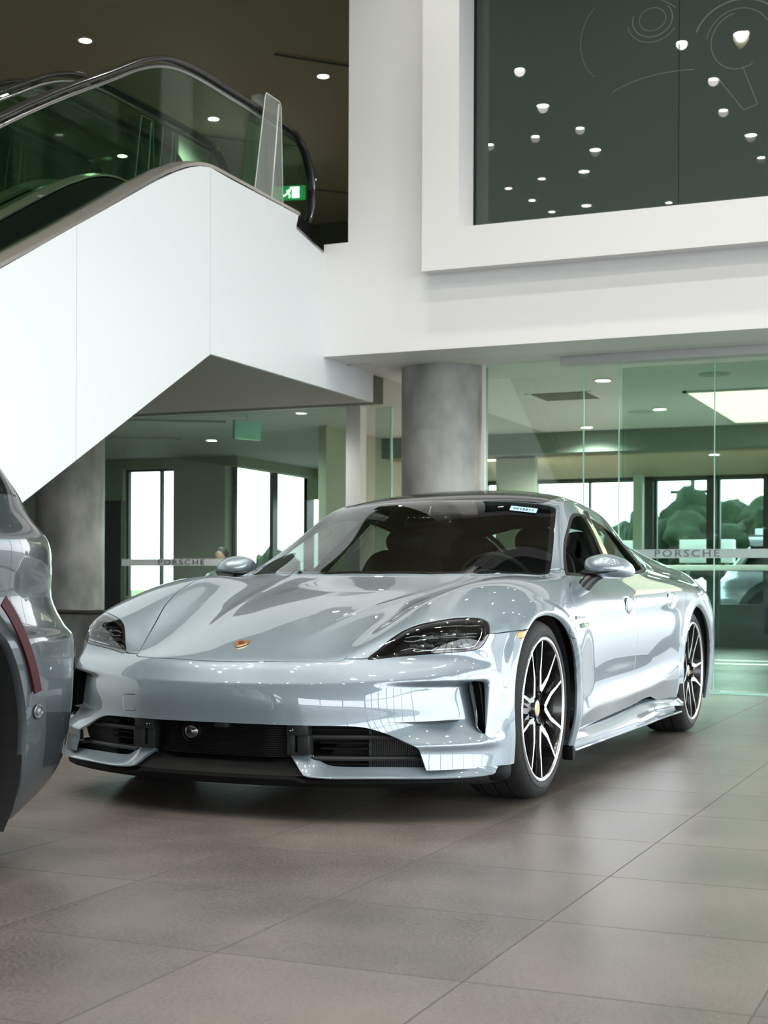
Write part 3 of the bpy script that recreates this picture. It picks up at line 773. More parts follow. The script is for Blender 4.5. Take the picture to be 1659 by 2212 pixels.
        for k in range(n):
            x = x0+(x1-x0)*k/n; y = plan_y(x)+.105
            m.box(min(s*x, s*(x+.0032)), y, .175, max(s*x, s*(x+.0032)), y+.012, .330)
        m.build('radiator_fins', [M['fins']], sl)
        m = MB(); m.box(min(s*.522, s*.532), plan_y(.53)+.10, .175, max(s*.522, s*.532), plan_y(.53)+.12, .33); m.build('radiator_edge', [M['lampgrey']], sl)
        # upper intake frame strips on the near side
        for z in (.315, .27, .25, .195):
            m = MB(); rows = []
            for k in range(9):
                x = .37+.16*k/8; y = plan_y(x)+.085
                rows.append([(s*x, y+.02, z+.003), (s*x, y, z+.003), (s*x, y, z-.003)])
            m.grid(rows, flip=(s > 0)); m.build('duct_rib', [M['blackplastic']], sl)
        # air curtain pocket
        m = MB(); sp = catmull(SLOT, 4, True); cx = np.mean(sp, axis=0)
        r0, r1, r2 = [], [], []
        for p in sp:
            x, z = p; y = float(np.interp(x, [.826, .85, .881], [-.575, -.560, -.545]))
            y -= .0
            r0.append((s*(x*1.0), y-.001, z)); r1.append((s*(x-.004), y+.012, z)); q = cx+(p-cx)*.92; r2.append((s*(q[0]-.02), y+.10, q[1]))
        m.grid([r0, r1, r2], closed=True, flip=(s < 0)); m.poly(r2)
        m.build('air_curtain_duct', [M['ductblack']], car, 60)
    # parking sensors
    for (x, y, z) in ((.697, -.700, .406), (-.20, -.934, .405), (.20, -.934, .405), (-.697, -.700, .406)):
        pass

def sill(car):
    for s in (1, -1):
        # profile stations along y: list of (x,z) from top to bottom
        ys = [.418, .50, .62, .80, 1.0, 1.2, 1.4, 1.6, 1.75, 1.90, 2.05, 2.20, 2.34, 2.44, 2.50]
        rows = []
        for y in ys:
            t = min(1, max(0, (y-.45)/1.95)); w = math.exp(-((y-2.12)/.30)**2)
            top = .216+.030*math.exp(-((y-1.7)/.5)**2)+.01*w
            bx = .905+.010*t
            e = sstep(np.array([y]), .42, .62)[0]
            k = w*.018
            rows.append([(s*.90, y, top+.012), (s*(bx+.012), y, top+.004), (s*(bx+.022+.006*e), y, top-.012), (s*(bx+.030+.012*e+k*.5), y, top-.026), (s*(bx+.026+.014*e+k), y, top-.042+.006*w),
                         (s*(bx+.008+.004*e), y, .172+.016*w), (s*(bx-.004), y, .160+.012*w), (s*(bx+.004), y, .152+.008*w), (s*(bx+.034), y, .149+.004*w), (s*(bx+.038), y, .144+.004*w), (s*(bx+.034), y, .139+.004*w), (s*(bx-.01), y, .134+.004*w), (s*.80, y, .130)])
        sm = [catmull([rows[k][j] for k in range(len(rows))], 4) for j in range(len(rows[0]))]
        rows2 = [[tuple(sm[j][k]) for j in range(len(sm))] for k in range(len(sm[0]))]
        m = MB(); m.grid(rows2, flip=(s < 0))
        m.poly(rows2[0][::-1] if s > 0 else rows2[0]); m.poly(rows2[-1] if s > 0 else rows2[-1][::-1])
        o = m.build('side_skirt', [M['paint']], car, 40)
        m = MB()
        m.box(min(s*.89, s*.936), .392, .105, max(s*.89, s*.936), .424, .165, .006)
        m.build('wheel_deflector', [M['blackplastic']], car, 30)

def wheel_wells(car):
    for s in (1, -1):
        for yc in (0, 2.9):
            m = MB(); A, B, C = [], [], []
            for k in range(33):
                a = math.radians(-25+230*k/32)
                y = yc+.395*math.cos(a); z = .347+.368*math.sin(a)
                z = max(z, .16)
                A.append((s*.925, y, z)); B.append((s*.60, y, z))
            m.grid([A, B], flip=(s < 0)); m.poly(B)
            m.build('wheel_arch_liner', [M['cavity']], car, 50)
def underbody(car):
    m = MB(); m.box(-.86, .42, .125, .86, 2.48, .17); m.box(-.56, -.62, .125, .56, .42, .17); m.box(-.56, 2.48, .14, .56, 3.75, .18)
    m.build('underbody', [M['blackplastic']], car)
    m = MB(); m.box(-.57, -.62, .17, .57, .45, .50); m.build('front_bulkhead', [M['cavity']], car)
    m = MB(); m.box(-.58, 2.4, .17, .58, 3.7, .70); m.build('rear_bulkhead', [M['cavity']], car)
def shell_from_sections(secs, n=10, m=4, close=True):
    """loft closed sections (lists of 3d points, same count) smoothly in both directions"""
    A = [catmull(s, 3, True) for s in secs]
    L = [catmull([A[k][i] for k in range(len(A))], m) for i in range(len(A[0]))]
    return [[tuple(L[i][k]) for i in range(len(L))] for k in range(len(L[0]))]
def mirrors(car):
    for s in (1, -1):
        root = empty('door_mirror'); root.parent = car
        # housing: sections along x from inner to outer; each section a rounded outline in y,z
        DX, DY = -.092, .185
        st = [(.935, .742, .908, .038, .032, -.010), (.950, .735, .908, .070, .046, -.004), (.985, .728, .909, .092, .056, .001), (1.03, .722, .909, .096, .060, .003), (1.075, .726, .905, .090, .055, .003), (1.115, .742, .899, .072, .044, .002), (1.138, .768, .893, .042, .027, .0), (1.145, .785, .890, .012, .010, 0)]
        secs = []
        for (x, y, z, ry, rz, tip) in st:
            sec = []; x += DX; y += DY
            for k in range(12):
                a = 2*math.pi*k/12; c, sn = math.cos(a), math.sin(a)
                fy = ry*(1.0 if c < 0 else .55)
                sec.append((s*x, y+fy*c, z+rz*(sn if sn > 0 else sn*.82)+tip*c))
            secs.append(sec)
        g = shell_from_sections(secs)
        Z0 = lambda x: .893-.02*max(0, 0)
        m = MB(); m.grid(g, closed=True, flip=(s < 0)); m.poly(g[0] if s < 0 else g[0][::-1]); m.poly(g[-1][::-1] if s < 0 else g[-1])
        m.build('mirror_housing', [M['paint']], root, True)
        m = MB(); m.tube(catmull([(s*.846, .870, .884), (s*.872, .846, .882), (s*.915, .829, .884), (s*.955, .826, .888), (s*.995, .836, .893), (s*1.015, .850, .896)], 4), [.021, .0208, .0205, .020, .0195, .019, .0175, .016, .0145, .013, .0118, .011, .010, .009, .008, .007, .006, .005, .0042, .0036, .003], 12, flat=.62)
        m.build('mirror_lower_band', [M['mirrorblack']], root, True)
        # mirror glass facing back
        m = MB(); m.lathe([(0, 0), (0, 1)], 28, 'y', (0, 0, 0))
        bmesh.ops.transform(m.bm, matrix=Matrix.Translation((s*(1.035+DX), .776+DY, .905)) @ Matrix.Diagonal((.075, 1, .042, 1)), verts=m.bm.verts)
        m.build('mirror_glass', [M['chrome']], root)
        # stalk
        m = MB(); secs = []
        for t, (x, y, z, a, b) in enumerate([(.845, .80, .786, .054, .024), (.862, .812, .815, .050, .024), (.880, .838, .846, .046, .024), (.902, .872, .868, .048, .020), (.93, .90, .878, .034, .014)]):
            secs.append([(s*(x+b*math.sin(2*math.pi*k/12)*.9), y+a*math.cos(2*math.pi*k/12), z-b*math.sin(2*math.pi*k/12)*.9) for k in range(12)])
        g = shell_from_sections(secs); m.grid(g, closed=True); m.poly(g[0]); m.poly(g[-1])
        m.build('mirror_stalk', [M['mirrorblack']], root, 50, recalc=True)
def door_handles(doors, rdoors):
    for s, dr, rr in ((1, doors[0], rdoors[0]), (-1, doors[1], rdoors[1])):
        for par, y, z, x in ((dr, 1.345, .735, .944), (rr, 2.225, .757, .951)):
            m = MB(); rows = []
            for j in range(9):
                v = -1+2*j/8; r = []
                for i in range(9):
                    u = -1+2*i/8; k = (1-abs(u)**4)*(1-abs(v)**4)
                    # rounded plate, flush, hollow at the middle
                    uu = u*.072; vv = v*.036*(1-.15*abs(u)**3)
                    bx = x+.001+.004*k-.05*max(0, z+vv-z)**1*.5
                    r.append((s*(x-.003+.0045*k), y+uu+.008*v, z+vv))
                rows.append(r)
            m.grid(rows, flip=(s < 0)); m.build('door_handle', [M['paint']], par, True)
            m = MB(); ol = [(s*(x+.0015), y+.076*math.cos(a)*1.0+.008*math.sin(a), z+.040*math.sin(a)) for a in [2*math.pi*k/32 for k in range(32)]]
            m.tube(ol, .0012, 6, closed=True); m.build('handle_gap', [M['blackplastic']], par, True)
def badges(car, fb, doors):
    # crest on the hood
    p = Vector((.008, -.748, .6065)); n = Vector((0, -.34, .94)).normalized()
    Mx = frame(p+n*.0015, (1, 0, 0), (0, .94, .34))
    root = empty('hood_badge'); root.parent = car
    shield = [(-.024, .026), (-.012, .030), (0, .027), (.012, .030), (.024, .026), (.026, .008), (.024, -.008), (.014, -.024), (0, -.035), (-.014, -.024), (-.024, -.008), (-.026, .008)]
    def flat(pts, z0, z1, m, Q):
        m.prism(pts, 'z', z0, z1, M=Q)
    m = MB(); flat(shield[::-1], 0, .0035, m, Mx); m.build('crest_shield', [M['gold']], root, 30, recalc=True)
    m = MB()
    for (x0, y0, x1, y1) in ((-.020, .008, -.003, .012), (-.020, .015, -.003, .019), (.003, -.010, .015, -.006), (.003, -.017, .011, -.013)):
        m.box(x0, y0, .0035, x1, y1, .0042, M=Mx)
    m.build('crest_bars', [M['crestred']], root)
    m = MB(); sc = [(x*.38, y*.38-.001) for x, y in shield]; flat(sc[::-1], .0035, .0052, m, Mx); m.build('crest_centre', [M['ink']], root, 30, recalc=True)
    # script on the front door (car's left) just behind the fender
    for s, par in ((1, doors[0]), (-1, doors[1])):
        Mx = frame((s*.9575, .50, .664), (0, s*1, .05), (0, 0, 1))
        put_text('electric_script', 'electric', .040, Mx @ Matrix(((1, .25, 0, 0), (0, 1, 0, 0), (0, 0, 1, 0), (0, 0, 0, 1))), [M['greenscript']], par, .0006, .92, .0006, 1.15)
    # fender arrow blade behind the flap
    for s in (1, -1):
        m = MB(); m.prism([(.335, .688), (.47, .690), (.478, .694), (.47, .700), (.335, .702)], 'x', s*.952, s*.966, M=None)
        m.build('fender_blade', [M['blackgloss']], car, 30, recalc=True)
        m = MB(); m.prism([(.225, .688), (.335, .688), (.335, .705), (.232, .705)], 'x', s*.950, s*.963); m.build('fender_vent', [M['chrome']], car, 30, recalc=True)
    # stock number sticker at the top of the windscreen, car's left
    xd = Vector((.1314, .0246, -.0166)); yd = Vector((-.0132, .0535, .0252)); nn = Vector((.1994, -.3995, .8948))
    Mx = frame(Vector((.4565, 1.2102, 1.1871))+nn*.004, xd, yd)
    root = empty('stock_sticker'); root.parent = car
    m = MB(); m.box(-.064, -.029, 0, .064, .029, .0006, M=Mx); m.build('sticker_paper', [M['sticker']], root)
    put_text('stock_number', 'W15311', .036, Mx @ Matrix.Translation((0, -.002, .001)), [M['ink']], root, .0003, 1.0, .0012, .80)
def interior(car):
    root = empty('cabin'); root.parent = car
    # floor, tunnel, side linings
    m = MB(); m.box(-.72, .45, .19, .72, 3.1, .24); m.box(-.12, .6, .24, .12, 2.2, .48, .02); m.build('cabin_floor', [M['seat']], root)
    for s in (1, -1):
        m = MB(); m.grid([[(s*.80, .75, .845), (s*.83, 1.4, .85), (s*.83, 1.8, .86), (s*.79, 2.2, .87), (s*.70, 2.7, .89)], [(s*.70, .70, .80), (s*.72, 1.4, .80), (s*.72, 1.8, .80), (s*.70, 2.2, .80), (s*.62, 2.7, .82)], [(s*.72, .62, .25), (s*.74, 1.4, .25), (s*.74, 1.8, .25), (s*.72, 2.2, .25), (s*.64, 2.7, .25)]])
        m.build('door_lining', [M['seat']], root, 50)
    # dashboard with twin cowl
    secs = []
    for k in range(13):
        x = -.72+1.44*k/12; y0 = .60+.16*(x/.72)**2
        hood = .030*math.exp(-((x-.36)/.17)**2)
        secs.append([(x, y0-.02, .80), (x, y0+.06, .868), (x, y0+.22, .872+hood), (x, y0+.33, .866+hood*1.1), (x, y0+.365, .835), (x, y0+.33, .74), (x, y0+.30, .60), (x, y0+.02, .60)])
    m = MB(); m.grid(secs, closed=True); m.build('dashboard', [M['seat']], root, 60, recalc=True)
    # steering wheel
    c = Vector((.36, 1.10, .80)); ax = Vector((0, .92, .38)).normalized()
    Q = frame(c, (1, 0, 0), Vector((0, .38, -.92)).cross(Vector((0, 0, 0))) if False else (0, -.38, .92))
    m = MB(); m.tube([(Q @ Vector((.182*math.cos(a), .182*math.sin(a), 0))) for a in [2*math.pi*k/40 for k in range(40)]], .016, 10, closed=True)
    sw = m.build('steering_wheel', [M['seat']], root, True)
    m = MB(); m.ico(tuple(Q @ Vector((0, 0, 0))), .06, 3, (1, .5, 1))
    for a in (0, math.pi, -math.pi/2):
        m.tube([Q @ Vector((.04*math.cos(a), .04*math.sin(a), 0)), Q @ Vector((.175*math.cos(a), .175*math.sin(a), 0))], .016, 8, flat=.5)
    m.build('wheel_hub', [M['seat']], sw, True)
    # rear view mirror
    m = MB(); m.box(-.125, 1.12, 1.100, .125, 1.135, 1.165, .015); m.tube([(0, 1.13, 1.15), (0, 1.17, 1.205)], .012, 8); m.build('rear_view_mirror', [M['blackgloss']], root, 50)
    # seats
    def seat(cx, y, w, kind):
        r = empty(kind); r.parent = root
        secs = []
        for (z, yy, ww, d) in ((.46, y+.40, w*.9, .07), (.60, y+.45, w, .085), (.75, y+.51, w*1.02, .08), (.88, y+.57, w*.95, .065), (.98, y+.61, w*.78, .05), (1.015, y+.625, w*.5, .03)):
            sec = []
            for k in range(16):
                a = 2*math.pi*k/16; cc, sn = math.cos(a), math.sin(a)
                bol = -.05*abs(cc)**3 if sn < .2 else 0
                sec.append((cx+ww*math.copysign(abs(cc)**.7, cc), yy+d*sn+bol, z))
            secs.append(sec)
        g = shell_from_sections(secs); m = MB(); m.grid(g, closed=True); m.poly(g[0]); m.poly(g[-1]); m.build('seat_back', [M['seat']], r, 60, recalc=True)
        secs = []
        for (z, ww) in ((.28, w*.9), (.40, w*1.02), (.46, w), (.475, w*.8)):
            secs.append([(cx+ww*math.copysign(abs(math.cos(2*math.pi*k/16))**.6, math.cos(2*math.pi*k/16)), y+.16+.27*math.copysign(abs(math.sin(2*math.pi*k/16))**.6, math.sin(2*math.pi*k/16)), z) for k in range(16)])
        g = shell_from_sections(secs); m = MB(); m.grid(g, closed=True); m.poly(g[0]); m.poly(g[-1]); m.build('seat_cushion', [M['seat']], r, 60, recalc=True)
        m = MB(); m.ico((cx, y+.60, 1.055), .1, 3, (1.15, .55, .85)); m.tube([(cx-.05, y+.61, 1.0), (cx-.05, y+.60, .95)], .008); m.tube([(cx+.05, y+.61, 1.0), (cx+.05, y+.60, .95)], .008)
        m.build('headrest', [M['seat']], r, True)
    seat(.36, 1.12, .24, 'front_seat'); seat(-.36, 1.12, .24, 'front_seat')
    seat(.33, 2.02, .23, 'rear_seat'); seat(-.33, 2.02, .23, 'rear_seat')
    # roof lining
    m = MB(); rows = []
    for y, z, w in ((1.36, 1.185, .50), (1.7, 1.262, .50), (2.15, 1.275, .48), (2.6, 1.235, .43), (3.0, 1.17, .37)):
        rows.append([(-w, y, z-.045), (-w*.5, y, z), (0, y, z+.012), (w*.5, y, z), (w, y, z-.045)])
    m.grid(rows); m.build('roof_lining', [M['seat']], root, True)
    for s in (1, -1):
        for y0, z0, y1, z1, x0, x1 in ((1.50, .87, 1.80, 1.20, .79, .60), (2.5, .93, 2.2, 1.14, .73, .60)):
            m = MB(); m.tube([(s*(x0-.02), y0, z0), (s*(x1-.015), y1, z1)], .03, 8, flat=.5); m.build('inner_pillar', [M['seat']], root, True)

def front_signs(fb):
    # ultrasonic sensor rings
    for (x, y, z, nx) in ((.697, -.723, .406, .57), (-.697, -.723, .406, -.57)):
        pass

def make_car():
    car_mats()
    car = empty('electric_sports_sedan', (0, 0, 0), 0, 'ice grey electric sports sedan with black roof panel, parked mid showroom', 'car')
    lens, bez, hin, fb, doors, rdoors = build_body(car, LEVEL)
    headlights(car, lens, bez, hin)
    front_intakes(car, fb); sill(car); wheel_wells(car); underbody(car)
    mirrors(car); door_handles(doors, rdoors); badges(car, fb, doors); interior(car)
    w = make_wheel(); w.location = (.932, 0, .3465); w.parent = car
    for (x, y, rz) in ((.932, 2.9, 0), (-.932, 0, math.pi), (-.932, 2.9, math.pi)):
        c = copy_tree(w, car); c.location = (x, y, .3465); c.rotation_euler = (0 if y == 0 else .5, 0, rz)
    return car
# ---------------------------------------------------------------- second car: dark grey suv in the left foreground
def make_suv(name, label, x0, y0, flip, paint, detail_on=True, wheel=None, group=None):
    root = empty(name, (0, 0, 0), 0, label, 'car', group)
    LV = [(.13, -.20, .075, 0), (.20, -.11, .035, 0), (.27, -.055, .012, 0), (.34, -.03, .004, 0), (.44, -.008, 0, 0), (.54, 0, 0, 0), (.63, .004, 0, 0), (.665, -.002, .003, 0), (.70, -.035, .016, 0), (.78, -.085, .026, 0), (.87, -.095, .018, 0), (.95, -.115, .016, 0), (1.02, -.18, .04, 0), (1.09, -.225, .075, .5), (1.17, -.29, .115, .8), (1.25, -.36, .15, 1.05), (1.42, -.50, .225, 1.45), (1.56, -.72, .30, 1.75), (1.62, -1.0, .37, 2.0)]
    pl = [(0, -5.3), (0, -4.9), (0, -4.4), (0, -3.9), (0, -3.4), (0, -2.95), (0, -2.6), (0, -2.3), (0, -2.1), (-.004, -1.97), (-.02, -1.86), (-.055, -1.73), (-.11, -1.62), (-.19, -1.535), (-.34, -1.47), (-.58, -1.43), (-.97, -1.42)]
    fr = [(-.97, -6.15), (-.6, -6.1), (-.3, -6.0), (-.1, -5.8), (-.02, -5.6)]
    rows = []
    for (z, dy, dx, fy) in LV:
        half = []
        for (x, y) in fr: half.append((x-dx*(1-abs(x)/.97), y+fy, z))
        for (x, y) in pl:
            k = min(1, max(0, (y+2.3)/.7)); yy = y+dy*k
            if fy: t = (y+5.3)/3.9; yy = yy+fy*.75*max(0, 1-t)*.9
            half.append((x-dx*(1-abs(x)/.97), yy, z))
        full = half+[(-1.94-x, y, z) for (x, y, z) in half[::-1][1:-1]]
        rows.append(full)
    C = [catmull([np.array(r[i]) for r in rows], 4) for i in range(len(rows[0]))]
    rws = [[C[i][k] for i in range(len(C))] for k in range(len(C[0]))]
    rws = [catmull(r, 5, True) for r in rws]
    nr, nc = len(rws), len(rws[0])
    V = np.array([p for r in rws for p in r]); q = []
    for a in range(nr-1):
        for b in range(nc):
            q.append((a*nc+b, a*nc+(b+1) % nc, (a+1)*nc+(b+1) % nc, (a+1)*nc+b))
    q = np.array(q); T = np.vstack([q[:, [0, 1, 2]], q[:, [0, 2, 3]]]); N = smooth_normals(V, T)
    k = int(np.argmax(V[:, 0]))
    if N[k][0] < 0: T = T[:, ::-1].copy(); N = -N
    S = Surf(V, N, T)
    arch = lambda S, r: np.minimum.reduce([np.hypot(S.V[:, 1]-yc, np.maximum(S.V[:, 2], .38)-.38)-r for yc in (-2.47, -5.25)])
    _, S = S.clip(arch(S, .475))
    side = np.minimum(np.abs(S.V[:, 0]), np.abs(S.V[:, 0]+1.94)) < .25
    ph = np.where(side, arch(S, .585), .2)
    clad, S = S.clip(ph)
    low, S = S.clip(S.V[:, 2]-.275)
    glass, S = S.clip(np.maximum(np.abs(S.V[:, 2]-1.27)-.19, -(S.V[:, 2]-1.08)))
    o = surf_obj(S, 'body', paint, root, .02)
    def pieces(s_, nm, m_, lip):
        c_ = s_.V[s_.T].mean(1)
        for a_ in (c_[:, 0] > -.97, c_[:, 0] <= -.97):
            for b_ in (c_[:, 1] > -3.9, c_[:, 1] <= -3.9):
                if (a_ & b_).any(): surf_obj(s_.take(a_ & b_), nm, m_, root, lip)
    pieces(clad, 'arch_cladding', M['suvclad'], .03)
    c0 = low.V[low.T].mean(1)
    for nm, k_ in (('lower_bumper', c0[:, 1] > -2.47), ('lower_bumper', c0[:, 1] < -5.25), ('sill_trim', (c0[:, 1] < -2.47) & (c0[:, 1] > -5.25) & (c0[:, 0] > -.97)), ('sill_trim', (c0[:, 1] < -2.47) & (c0[:, 1] > -5.25) & (c0[:, 0] < -.97))):
        if k_.any(): surf_obj(low.take(k_), nm, M['suvclad'] if detail_on else M['blackplastic'], root, .02)
    g2, g3 = glass.clip(glass.V[:, 1]+1.95)
    surf_obj(g2, 'side_window', M['roofglass'], root, .005) ; surf_obj(g3, 'tailgate', paint if detail_on else M['roofglass'], root, .01)
    m = MB(); m.box(-1.62, -4.3, 1.60, -.32, -2.75, 1.625, .01); m.build('roof', [paint], root, 30)
    m = MB(); m.box(-1.70, -5.9, .17, -.24, -2.1, .30); m.build('underbody', [M['blackplastic']], root)
    for xx in (-.02, -1.92):
        for yc in (-2.47, -5.25):
            m = MB(); A, B = [], []
            s = 1 if xx > -1 else -1
            for kk in range(25):
                a = math.radians(-35+250*kk/24); A.append((xx, yc+.478*math.cos(a), max(.12, .38+.478*math.sin(a)))); B.append((xx-s*.35, yc+.46*math.cos(a), max(.12, .38+.46*math.sin(a))))
            m.grid([A, B]); m.poly(B); m.build('arch_liner', [M['cavity']], root)
            c = copy_tree(wheel, root); c.scale = (1, 1.08, 1.08); c.location = (xx-s*.03, yc, .374); c.rotation_euler = (0, 0, 0 if s > 0 else math.pi)
    if detail_on:
        # curved red reflector in the arch cladding, parking sensor, rear lamp recess
        m = MB(); A, B, C2, D = [], [], [], []
        for kk in range(13):
            a = math.radians(14+34*kk/12)
            for L, r, x in ((A, .512, .004), (B, .514, .008), (C2, .546, .008), (D, .548, .004)): L.append((x, -2.47+r*math.cos(a)*1.0, .38+r*math.sin(a)))
        m.grid([A, B, C2, D]); m.poly([A[0], B[0], C2[0], D[0]]); m.poly([A[-1], B[-1], C2[-1], D[-1]])
        m.build('side_reflector', [M['redref']], root, 40, recalc=True)
        m = MB(); m.lathe([(0, .021), (.004, .021), (.005, .018), (.002, .015), (.002, .012), (.006, .010), (.007, 0)], 28, 'x', (-.003, -1.945, .45)); m.build('parking_sensor', [M['lampgrey']], root, 40)
        def near(x, z):
            q_ = S.V; k_ = int(np.argmin((q_[:, 0]-x)**2+(q_[:, 2]-z)**2+(q_[:, 1] < -2.2)*9)); return q_[k_], S.N[k_]
        p_, n_ = near(-.13, .60)
        Q = frame(p_, Vector(n_).cross(Vector((0, 0, 1))), (0, 0, 1))
        m = MB(); m.box(-.028, -.038, -.004, .028, .038, .004, .003, M=Q); m.build('bumper_reflector', [M['roofglass']], root, 30)
        m = MB(); m.tube([tuple(near(x, 1.082)[0]+near(x, 1.082)[1]*.001) for x in (-.045, -.06, -.1, -.16, -.25, -.4, -.6)], .003, 6); m.build('shut_line_trim', [M['blackgloss']], root, True)
    if flip: root.rotation_euler = (0, 0, flip)
    root.location = (x0, y0, 0)
    return root

# ---------------------------------------------------------------- the building
def B_(name, boxes, m, kind='structure', **k):
    mb = MB()
    for b in boxes: mb.box(*b)
    o = mb.build(name, [m]); 
    if kind: o['kind'] = kind
    return tag(o, **k)
def tile_floor():
    m = mat('porcelain_tiles', (.13, .115, .103), .3); nt = m.node_tree; b = nt.nodes['Principled BSDF']; L = nt.links
    tc = nt.nodes.new('ShaderNodeTexCoord'); sx = nt.nodes.new('ShaderNodeSeparateXYZ'); L.new(tc.outputs['Object'], sx.inputs[0])
    def M_(op, a, b_=None, c=None, clamp=False):
        n = nt.nodes.new('ShaderNodeMath'); n.operation = op; n.use_clamp = clamp
        for i, v in enumerate((a, b_, c)):
            if v is None: continue
            if isinstance(v, (int, float)): n.inputs[i].default_value = v
            else: L.new(v, n.inputs[i])
        return n.outputs[0]
    def line(co, off, size):
        u = M_('DIVIDE', M_('SUBTRACT', co, off), size); fr = M_('FRACT', u); fl = M_('FLOOR', u)
        d = M_('MULTIPLY', M_('MINIMUM', fr, M_('SUBTRACT', 1., fr)), size); return d, fl
    dx, ix = line(sx.outputs['X'], .962, .5885); dy, iy = line(sx.outputs['Y'], -2.594, .5998)
    d = M_('MINIMUM', dx, dy); g = M_('LESS_THAN', d, .0021)
    cell = M_('ADD', M_('MULTIPLY', ix, 12.9898), M_('MULTIPLY', iy, 78.233)); rnd = M_('FRACT', M_('MULTIPLY', M_('SINE', cell), 43758.5))
    n1 = nt.nodes.new('ShaderNodeTexNoise'); n1.inputs['Scale'].default_value = 120; n1.inputs['Detail'].default_value = 4; L.new(tc.outputs['Object'], n1.inputs['Vector'])
    n2 = nt.nodes.new('ShaderNodeTexNoise'); n2.inputs['Scale'].default_value = 2.2; n2.inputs['Detail'].default_value = 5; L.new(tc.outputs['Object'], n2.inputs['Vector'])
    v = M_('ADD', M_('MULTIPLY', n1.outputs['Fac'], .85), M_('ADD', M_('MULTIPLY', n2.outputs['Fac'], .5), M_('MULTIPLY', rnd, .10)))
    cr = nt.nodes.new('ShaderNodeValToRGB'); L.new(M_('SUBTRACT', v, .15), cr.inputs[0])
    cr.color_ramp.elements[0].position = .34; cr.color_ramp.elements[0].color = (.046, .039, .034, 1); cr.color_ramp.elements[1].position = .75; cr.color_ramp.elements[1].color = (.150, .129, .113, 1)
    mx = nt.nodes.new('ShaderNodeMix'); mx.data_type = 'RGBA'; L.new(g, mx.inputs[0]); L.new(cr.outputs[0], mx.inputs[6]); mx.inputs[7].default_value = (.035, .032, .028, 1)
    L.new(mx.outputs[2], b.inputs['Base Color'])
    r = M_('ADD', M_('MULTIPLY', n1.outputs['Fac'], .16), M_('ADD', M_('MULTIPLY', n2.outputs['Fac'], .12), .20)); r = M_('MAXIMUM', r, M_('MULTIPLY', g, .7)); L.new(r, b.inputs['Roughness'])
    bp = nt.nodes.new('ShaderNodeBump'); bp.inputs['Strength'].default_value = .25; bp.inputs['Distance'].default_value = .002
    L.new(M_('SUBTRACT', n1.outputs['Fac'], M_('MULTIPLY', g, 1.5)), bp.inputs['Height']); L.new(bp.outputs[0], b.inputs['Normal'])
    return m
def disc_light(name, loc, r, label, group, strength, parent_frame=True, squash=1.):
    return None
YG = 5.96; XE = -2.484; YF = 5.116; HC = 6.6; ZL = 2.668
